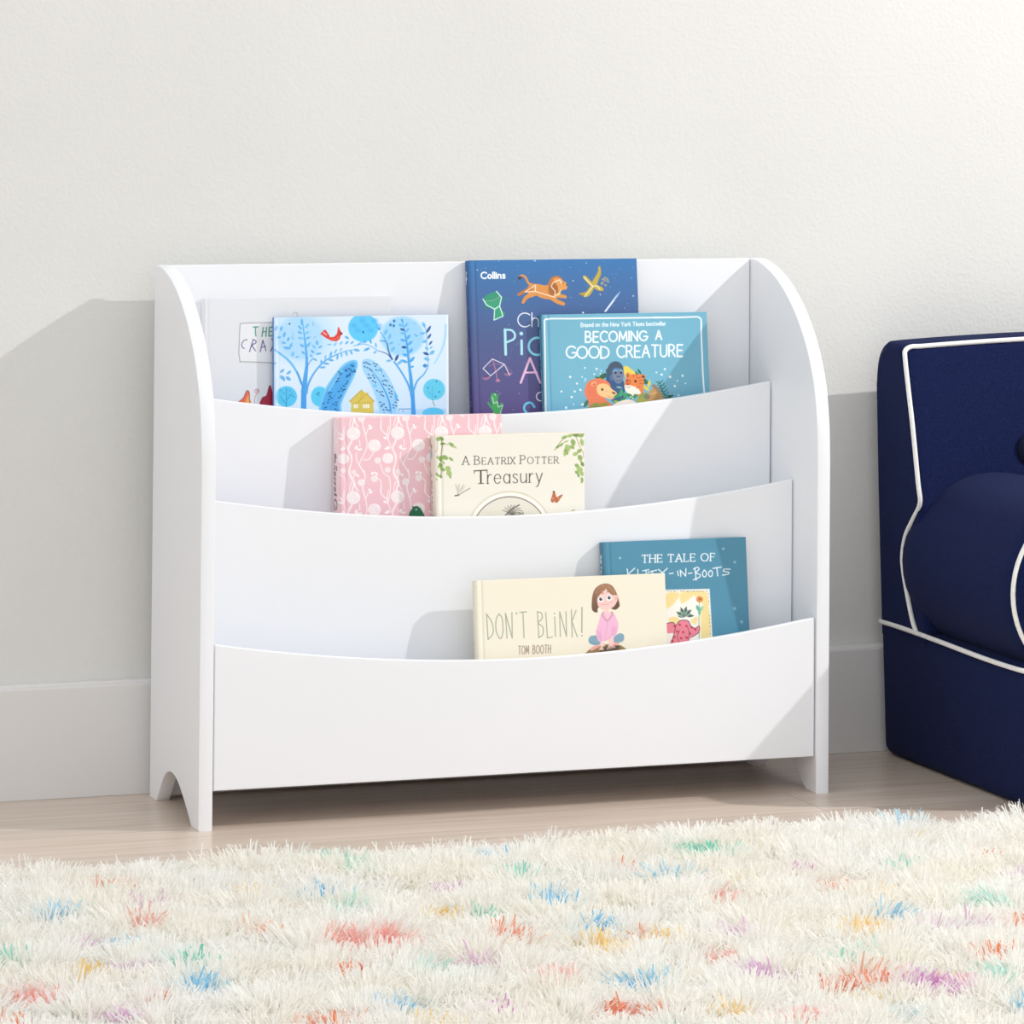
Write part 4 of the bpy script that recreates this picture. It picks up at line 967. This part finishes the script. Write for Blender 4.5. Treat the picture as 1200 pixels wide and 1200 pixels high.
    s.line([(330, 292), (356, 280), (384, 284)], 8, (150, 108, 86), curve=3); s.line([(422, 270), (450, 262), (466, 282), (488, 300)], 8, (150, 108, 86), curve=3); s.line([(364, 404), (405, 408), (446, 392)], 5, (214, 142, 140), curve=3); s.line([(398, 366), (406, 378), (416, 374)], 5, (236, 176, 170), curve=3); s.ell(345, 396, 22, 14, (250, 186, 184), soft=18, al=.6); s.ell(470, 376, 22, 14, (250, 186, 184), soft=18, al=.6)
def spine_girl(s):
    s.C[:] = (232, 224, 200)
    spine_text(s, "DON'T BLINK!", 14, 34, 4.5, 4, .6, (168, 166, 150), sp=.3)
    s.unit(); s.ell(6, 86, 1.6, 1.6, (120, 120, 110))
make_book('cream landscape book showing a seated girl in pink, foremost book of the bottom tier',
          0.4024, 0.0192, 0.0674, 0.2807, 0.2479, 0.013, 7.3, [556.81, 681.5, 794.04, -36.18, 28.47, 850.39], 0.125,
          (244, 236, 216), (234, 226, 204), art_girl, spine_girl)


# ------------------------------------------------------------------ navy foam chair
CX0, CX1 = 1.112, 1.832
CXM = (CX0 + CX1) / 2
chair = thing('foam_armchair', 'navy blue upholstered child armchair with ivory piping standing right of the bookcase', 'armchair', (CXM, 0.05, 0))
def cobj(name, bm, mat, smooth=True):
    bmesh.ops.translate(bm, vec=(-CXM, -0.05, 0), verts=bm.verts)
    return obj(name, bm, mat, chair, smooth)

def soft_box(x0, x1, y0, y1, z0, z1, r, nx=14, bulge=0.0):
    bm = box_bm(x0, x1, y0, y1, z0, z1, r, 5)
    return bm

base = soft_box(CX0 + 0.0015, CX1 - 0.0015, -0.238, 0.287, 0.0, 0.200, 0.018)
for v in base.verts:                           # the skirt draws in a little towards the floor
    k = 1.0 - max(0.0, 0.2 - v.co.z) / 0.2 * 0.020
    v.co.x = CXM + (v.co.x - CXM) * k
cobj('base', base, M_NAVY)

# back: reclining front face, crowned top, rounded rear edge
def back_mesh():
    bm = bmesh.new()
    prof = []                                  # (y, z) section, front bottom -> up -> over -> rear
    prof += [(0.108, 0.180), (0.124, 0.385), (0.146, 0.50), (0.169, 0.600), (0.174, 0.6105), (0.183, 0.6165)]
    prof += [tuple(q) for q in cr([(0.198, 0.6185), (0.235, 0.620), (0.258, 0.611), (0.276, 0.590), (0.285, 0.555)], 4)]
    prof += [(0.287, 0.40), (0.286, 0.180)]
    xs = [0, .004, .012, .03, .06, .10, .16, .25, .36, .5, .64, .75, .84, .90, .94, .97, .988, .996, 1]
    rings = []
    x0, x1 = 1.1005, CX1 + 0.0115
    for s in xs:
        x = x0 + (x1 - x0) * s
        e = min(s, 1 - s) * (x1 - x0)
        inset = 0.0 if e > 0.012 else 0.012 - math.sqrt(max(0, 0.012 ** 2 - (0.012 - e) ** 2))
        ring = []
        for (y, z) in prof:
            crown = 0.012 * (1 - (2 * s - 1) ** 2) * max(0, (z - 0.4) / 0.22)
            yy = y + inset * (0.7 if y < 0.2 else -1.0 if y > 0.24 else 0)
            zz = z + crown - inset * (0.8 if z > 0.55 else 0)
            ring.append(bm.verts.new((x + (0.013 * (0.62 - z) / 0.42 * (1 if s < .5 else -1) if e < 0.1 else 0), yy, zz)))
        rings.append(ring)
    for i in range(len(rings) - 1):
        for k in range(len(prof) - 1):
            bm.faces.new((rings[i][k], rings[i][k + 1], rings[i + 1][k + 1], rings[i + 1][k]))
        bm.faces.new((rings[i][-1], rings[i][0], rings[i + 1][0], rings[i + 1][-1]))
    bm.faces.new(rings[0]); bm.faces.new(rings[-1][::-1])
    return bm
back_o = cobj('backrest', back_mesh(), M_NAVY)
sharpen(back_o, 50)

AR, AZ = 0.134, 0.300
def arm_mesh(cx):
    bm = bmesh.new()
    N = 40
    secs = [(0.192, 0.86), (0.184, 0.893), (0.172, 0.93), (0.150, 0.967), (0.12, 0.99), (0.08, 1.0), (0.02, 1.004), (-0.10, 1.006), (-0.182, 1.0), (-0.204, 0.992), (-0.218, 0.965), (-0.226, 0.92), (-0.230, 0.80), (-0.234, 0.5), (-0.2355, 0.2)]
    rings = []
    for (y, k) in secs:
        ring = []
        for i in range(N):
            a = 2 * math.pi * i / N
            ring.append(bm.verts.new((cx + AR * k * math.cos(a), y, AZ + AR * k * math.sin(a))))
        rings.append(ring)
    for i in range(len(rings) - 1):
        for k in range(N):
            bm.faces.new((rings[i][k], rings[i][(k + 1) % N], rings[i + 1][(k + 1) % N], rings[i + 1][k]))
    bm.faces.new(rings[0]); bm.faces.new(rings[-1][::-1])
    return bm
ACX = (1.226, CXM * 2 - 1.226)
for cx in ACX:
    cobj('arm', arm_mesh(cx), M_NAVY)
cobj('seat_cushion', soft_box(1.352, CXM * 2 - 1.352, -0.235, 0.17, 0.195, 0.300, 0.035), M_NAVY)

PR = 0.0036
def pipe(path, closed=False):
    cobj('piping', tube_bm(path, PR, 10, closed), M_PIPE)
# round the arm roll where it meets the back, up the front edge of the back, across its top and down again
SX = 1.1105
half = [(SX + .002, 0.143, 0.199), (SX, 0.152, 0.212), (SX - .001, 0.166, 0.240), (SX - .003, 0.182, 0.285), (SX - .0035, 0.184, 0.310), (SX - .003, 0.174, 0.338), (SX - .002, 0.150, 0.364), (SX - .0015, 0.126, 0.390),
        (SX - .003, 0.130, 0.420), (SX - .005, 0.146, 0.50), (SX - .007, 0.158, 0.555), (SX - .008, 0.168, 0.598), (SX - .006, 0.172, 0.610), (SX + .004, 0.1735, 0.6155)]
top = []
for k in range(0, 13):
    s = 0.04 + 0.92 * k / 12
    top.append((1.101 + (CX1 + 0.011 - 1.101) * s, 0.1745, 0.6140 + 0.012 * (1 - (2 * s - 1) ** 2)))
mir = [(2 * CXM - q[0], q[1], q[2]) for q in half][::-1]
pipe(cr(half + top[0:] + mir, 4))
# along the seam between the base and the body
seam = [(CX0 + 0.002, 0.284, 0.1975), (CX0 + 0.0005, 0.20, 0.1985), (CX0 + 0.0005, 0.08, 0.197), (CX0 + 0.0005, -0.10, 0.1935), (CX0 + 0.002, -0.215, 0.1935), (CX0 + 0.012, -0.233, 0.1935), (CX0 + 0.03, -0.2385, 0.194),
        (CXM, -0.239, 0.194)]
pipe(cr(seam + [(2 * CXM - q[0], q[1], q[2]) for q in seam[:-1]][::-1], 5))
for cx in ACX:                                   # ring on each arm front
    pipe([(cx + AR * 0.955 * math.cos(2 * math.pi * i / 56), -0.2195, AZ + AR * 0.955 * math.sin(2 * math.pi * i / 56)) for i in range(56)], True)
for bx in (1.298, CXM, 2 * CXM - 1.298):
    bm = bmesh.new()
    bmesh.ops.create_uvsphere(bm, u_segments=20, v_segments=12, radius=0.028)
    bmesh.ops.scale(bm, vec=(1, 0.35, 1), verts=bm.verts)
    bmesh.ops.translate(bm, vec=(bx, 0.1365, 0.462), verts=bm.verts)
    cobj('button', bm, M_BUTTON)

# ------------------------------------------------------------------ shag rug
rng = np.random.default_rng(7)
RX0, RX1, RY0 = -1.05, 2.1, -1.95
def rug_edge(x): return -0.372 - 0.034 * x
rug = thing('shag_rug', 'cream white shag rug with multicoloured confetti flecks lying on the oak floor', 'rug', (0.4, -1.1, 0))
bm = bmesh.new()
q = [(RX0, RY0), (RX1, RY0), (RX1, rug_edge(RX1)), (RX0, rug_edge(RX0))]
lo = [bm.verts.new((x - 0.4, y + 1.1, 0.0006)) for x, y in q]; hi = [bm.verts.new((x - 0.4, y + 1.1, 0.007)) for x, y in q]
bm.faces.new(lo[::-1]); bm.faces.new(hi)
for i in range(4): bm.faces.new((lo[i], lo[(i + 1) % 4], hi[(i + 1) % 4], hi[i]))
obj('backing', bm, M_BACKING, rug)

PATCH = [
(-0.234,-0.473,0.015,0.017,'o'), (-0.222,-0.59,0.013,0.013,'l'), (-0.189,-0.569,0.01,0.013,'l'), (-0.334,-0.593,0.008,0.034,'b'), (-0.323,-0.602,0.01,0.034,'B'), (-0.401,-0.676,0.006,0.017,'g'), 
(-0.075,-0.555,0.018,0.01,'y'), (-0.24,-0.682,0.015,0.021,'p'), (-0.128,-0.74,0.018,0.013,'o'), (-0.322,-0.777,0.012,0.021,'m'), (-0.294,-0.791,0.009,0.025,'b'), (-0.435,-0.846,0.006,0.029,'g'), 
(-0.266,-0.905,0.01,0.01,'t'), (-0.235,-0.906,0.012,0.025,'g'), (-0.361,-0.908,0.015,0.034,'y'), (-0.308,-0.922,0.015,0.013,'l'), (-0.258,-1.024,0.023,0.034,'b'), (-0.438,-1.01,0.026,0.046,'p'), 
(-0.315,-1.053,0.012,0.021,'o'), (-0.366,-1.14,0.023,0.029,'l'), (-0.486,-1.135,0.015,0.013,'o'), (-0.425,-1.157,0.01,0.017,'t'), (-0.382,-1.18,0.013,0.013,'t'), (0.068,-0.36,0.028,0.034,'t'), 
(0.083,-0.412,0.01,0.021,'g'), (0.079,-0.474,0.008,0.025,'g'), (-0.007,-0.6,0.036,0.013,'b'), (0.007,-0.679,0.023,0.029,'t'), (-0.043,-0.849,0.019,0.055,'p'), (0.002,-0.859,0.026,0.05,'p'), 
(-0.123,-0.777,0.01,0.017,'o'), (-0.074,-0.998,0.028,0.013,'o'), (-0.077,-0.942,0.005,0.017,'y'), (0.098,-0.746,0.015,0.034,'y'), (0.154,-0.6,0.013,0.025,'m'), (0.148,-0.764,0.009,0.025,'g'), 
(0.262,-0.414,0.008,0.021,'b'), (0.26,-0.377,0.006,0.021,'B'), (0.254,-0.557,0.01,0.029,'t'), (0.135,-0.895,0.015,0.034,'o'), (-0.001,-1.028,0.01,0.025,'t'), (0.068,-1.006,0.023,0.025,'l'), 
(0.044,-1.048,0.013,0.013,'t'), (0.009,-1.081,0.005,0.013,'g'), (-0.083,-1.18,0.019,0.013,'b'), (0.015,-1.227,0.012,0.025,'m'), (-0.174,-1.236,0.036,0.025,'o'), (-0.068,-1.285,0.018,0.025,'y'), 
(0.524,-0.497,0.028,0.034,'g'), (0.561,-0.498,0.008,0.017,'t'), (0.262,-0.57,0.015,0.034,'t'), (0.322,-0.557,0.006,0.013,'t'), (0.396,-0.571,0.009,0.013,'o'), (0.415,-0.64,0.008,0.021,'b'), 
(0.448,-0.629,0.013,0.013,'B'), (0.245,-0.729,0.019,0.038,'b'), (0.258,-0.863,0.013,0.025,'b'), (0.228,-0.878,0.012,0.013,'B'), (0.222,-0.94,0.018,0.034,'y'), (0.229,-0.99,0.02,0.021,'y'), 
(0.258,-0.957,0.01,0.021,'y'), (0.289,-0.924,0.006,0.017,'o'), (0.3,-0.947,0.012,0.025,'y'), (0.491,-0.688,0.008,0.013,'y'), (0.448,-0.772,0.015,0.013,'p'), (0.382,-0.956,0.017,0.021,'l'), 
(0.332,-1.059,0.018,0.01,'p'), (0.121,-1.111,0.015,0.029,'p'), (0.185,-1.169,0.02,0.029,'b'), (0.222,-1.15,0.01,0.013,'B'), (0.127,-1.278,0.031,0.021,'o'), (0.167,-1.279,0.017,0.013,'o'), 
(0.242,-1.318,0.015,0.025,'y'), (0.265,-1.36,0.018,0.021,'p'), (0.334,-1.167,0.023,0.029,'l'), (0.149,-1.368,0.009,0.013,'t'), (0.849,-0.39,0.015,0.034,'b'), (0.815,-0.492,0.008,0.025,'y'), 
(0.601,-0.618,0.018,0.034,'m'), (0.603,-0.738,0.014,0.034,'o'), (0.728,-0.655,0.014,0.017,'g'), (0.853,-0.627,0.006,0.021,'o'), (0.85,-0.76,0.015,0.021,'l'), (0.641,-0.795,0.008,0.013,'y'), 
(0.609,-0.922,0.014,0.034,'b'), (0.741,-0.883,0.023,0.025,'t'), (0.727,-1.019,0.017,0.034,'o'), (0.533,-0.998,0.026,0.05,'y'), (0.675,-0.996,0.01,0.029,'l'), (0.623,-1.014,0.023,0.013,'l'), 
(0.438,-1.12,0.009,0.029,'g'), (0.485,-1.112,0.015,0.017,'t'), (0.61,-1.17,0.023,0.013,'o'), (0.394,-1.25,0.019,0.029,'o'), (0.438,-1.23,0.02,0.046,'o'), (0.492,-1.275,0.031,0.05,'m'), 
(0.581,-1.238,0.01,0.038,'t'), (0.558,-1.385,0.012,0.046,'b'), (0.294,-1.378,0.031,0.021,'p'), (0.414,-1.39,0.013,0.013,'B'), (0.395,-1.329,0.005,0.017,'y'), (0.531,-1.257,0.013,0.013,'p')
]
PAL = {'o': (240, 122, 72), 'l': (226, 176, 220), 'm': (222, 142, 212), 'b': (112, 200, 244), 'B': (182, 226, 246), 'g': (98, 212, 186), 't': (158, 228, 214), 'y': (248, 212, 120), 'p': (252, 180, 170)}
for k in range(70):                              # flecks of the parts of the rug beyond the frame
    px = rng.uniform(RX0, RX1); py = rng.uniform(RY0, -0.4)
    if -0.55 < px < 1.15 and py > -1.40 and not (px > 0.9 and py < -0.7): continue
    PATCH.append((px, py, rng.uniform(.008, .025), rng.uniform(.012, .035), rng.choice(list('olmbBgtyp'))))

def vnoise(x, y, scale, seed):
    g = np.random.default_rng(seed).random((64, 64))
    xs, ys = x * scale + 100, y * scale + 100
    xi, yi = np.floor(xs).astype(int), np.floor(ys).astype(int)
    fx, fy = xs - xi, ys - yi
    fx = fx * fx * (3 - 2 * fx); fy = fy * fy * (3 - 2 * fy)
    G = lambda a, b_: g[a % 64, b_ % 64]
    return (G(xi, yi) * (1 - fx) + G(xi + 1, yi) * fx) * (1 - fy) + (G(xi, yi + 1) * (1 - fx) + G(xi + 1, yi + 1) * fx) * fy

STEP = 0.0090
gx, gy = np.meshgrid(np.arange(RX0, RX1, STEP), np.arange(RY0, -0.24, STEP))
tx = (gx + rng.uniform(-.5, .5, gx.shape) * STEP).ravel(); ty = (gy + rng.uniform(-.5, .5, gx.shape) * STEP).ravel()
keep = ty < rug_edge(tx) - 0.004
tx, ty = tx[keep], ty[keep]
NT = len(tx)
# lay of the pile: pom-pom heads of yarn that open outwards, plus a slow swirl
CG = 0.058
gi, gj = np.floor(tx / CG).astype(int), np.floor(ty / CG).astype(int)
jit = np.random.default_rng(11).random((97, 97, 3))
bd = np.full(NT, 9.0); cxb = np.zeros(NT); cyb = np.zeros(NT); cid = np.zeros(NT)
for di in (-1, 0, 1):
    for dj in (-1, 0, 1):
        ii, jj = gi + di, gj + dj
        J = jit[ii % 97, jj % 97]
        px, py = (ii + 0.1 + 0.8 * J[:, 0]) * CG, (jj + 0.1 + 0.8 * J[:, 1]) * CG
        d = np.hypot(tx - px, (ty - py)) / (0.8 + 0.5 * J[:, 2])
        m = d < bd
        bd = np.where(m, d, bd); cxb = np.where(m, px, cxb); cyb = np.where(m, py, cyb); cid = np.where(m, J[:, 2], cid)
rr = np.clip(bd / 0.034, 0, 1.4)
ang = 2 * math.pi * (vnoise(tx, ty, 5.0, 1) * 1.5 + vnoise(tx, ty, 14.0, 2) * 0.7)
sw = 0.10 + 0.45 * vnoise(tx, ty, 8.0, 3)
lx = (tx - cxb) / 0.038 * 1.0 + np.cos(ang) * sw
ly = (ty - cyb) / 0.038 * 1.0 + np.sin(ang) * sw
hgt = 0.040 + 0.012 * cid + 0.006 * (vnoise(tx, ty, 9.0, 4) - 0.5) - 0.011 * rr
# tuft colours
warm = vnoise(tx, ty, 16.0, 5)[:, None]
base_c = np.array([253, 252, 249.]) * (1 - warm) + np.array([252, 249, 242.]) * warm
base_c = base_c + rng.normal(0, 2.0, (NT, 1))
hx, hy = tx + lx * hgt * 0.8, ty + ly * hgt * 0.8      # where the heads of the tufts come to lie
for (px, py, rx, ry, c) in PATCH:
    d = ((hx - px) / rx) ** 2 + ((hy - py + 0.035) / (ry * 0.85)) ** 2
    hit = (d < 1.0) & (rng.random(NT) < np.where(d < 0.55, 0.92, 0.55))
    amt = (rng.uniform(0.42, 0.92, NT) * np.clip(1.3 - d, 0, 1))[:, None]
    base_c = np.where(hit[:, None], base_c * (1 - amt) + np.array(PAL[c]) * amt, base_c)
NS = 10
ti = np.repeat(np.arange(NT), NS)
N = len(ti)
a2 = rng.uniform(0, 2 * math.pi, N); sp = rng.uniform(0.0, 0.62, N) ** 0.8
dx = lx[ti] + np.cos(a2) * sp; dy = ly[ti] + np.sin(a2) * sp
hh = hgt[ti] * rng.uniform(0.78, 1.12, N)
bx = tx[ti] + rng.normal(0, 0.0026, N); by = ty[ti] + rng.normal(0, 0.0026, N)
nrm = np.sqrt(dx * dx + dy * dy + 1)
mz = 0.006 + hh * 0.55 / nrm ** 0.5; tz = 0.006 + hh / nrm ** 0.85
mxp = bx + dx * hh * 0.42; myp = by + dy * hh * 0.42
txp = bx + dx * hh * 1.0 + rng.normal(0, .002, N); typ = by + dy * hh * 1.0 + rng.normal(0, .002, N)
wa = rng.uniform(0, math.pi, N); wd = rng.uniform(0.0010, 0.0017, N)
ox, oy = np.cos(wa) * wd, np.sin(wa) * wd
V = np.empty((N, 6, 3), np.float32)
def setv(i, x, y, z): V[:, i, 0] = x - 0.4; V[:, i, 1] = y + 1.1; V[:, i, 2] = z
b0 = np.full(N, 0.005)
setv(0, bx - ox, by - oy, b0); setv(1, bx + ox, by + oy, b0)
setv(2, mxp - ox * 1.15, myp - oy * 1.15, mz); setv(3, mxp + ox * 1.15, myp + oy * 1.15, mz)
setv(4, txp - ox * .55, typ - oy * .55, tz); setv(5, txp + ox * .55, typ + oy * .55, tz)
F = (np.arange(N, dtype=np.int32)[:, None] * 6 + np.array([[0, 1, 3, 2, 2, 3, 5, 4]], np.int32)).ravel()
me = bpy.data.meshes.new('pile')
me.vertices.add(N * 6); me.vertices.foreach_set('co', V.ravel())
me.loops.add(N * 8); me.loops.foreach_set('vertex_index', F)
me.polygons.add(N * 2); me.polygons.foreach_set('loop_start', np.arange(N * 2, dtype=np.int32) * 4)
me.update(calc_edges=True)
sc_ = np.clip(base_c[ti] + rng.normal(0, 2.5, (N, 1)), 0, 255)
lc = lin(sc_)
ca = np.ones((N, 6, 4), np.float32); ca[:, :, :3] = lc[:, None, :]
atr = me.color_attributes.new('yarn', 'FLOAT_COLOR', 'POINT'); atr.data.foreach_set('color', ca.ravel())
me.polygons.foreach_set('use_smooth', np.ones(N * 2, bool))
pile = link('pile', me, M_YARN, rug)
pile['kind'] = 'stuff'
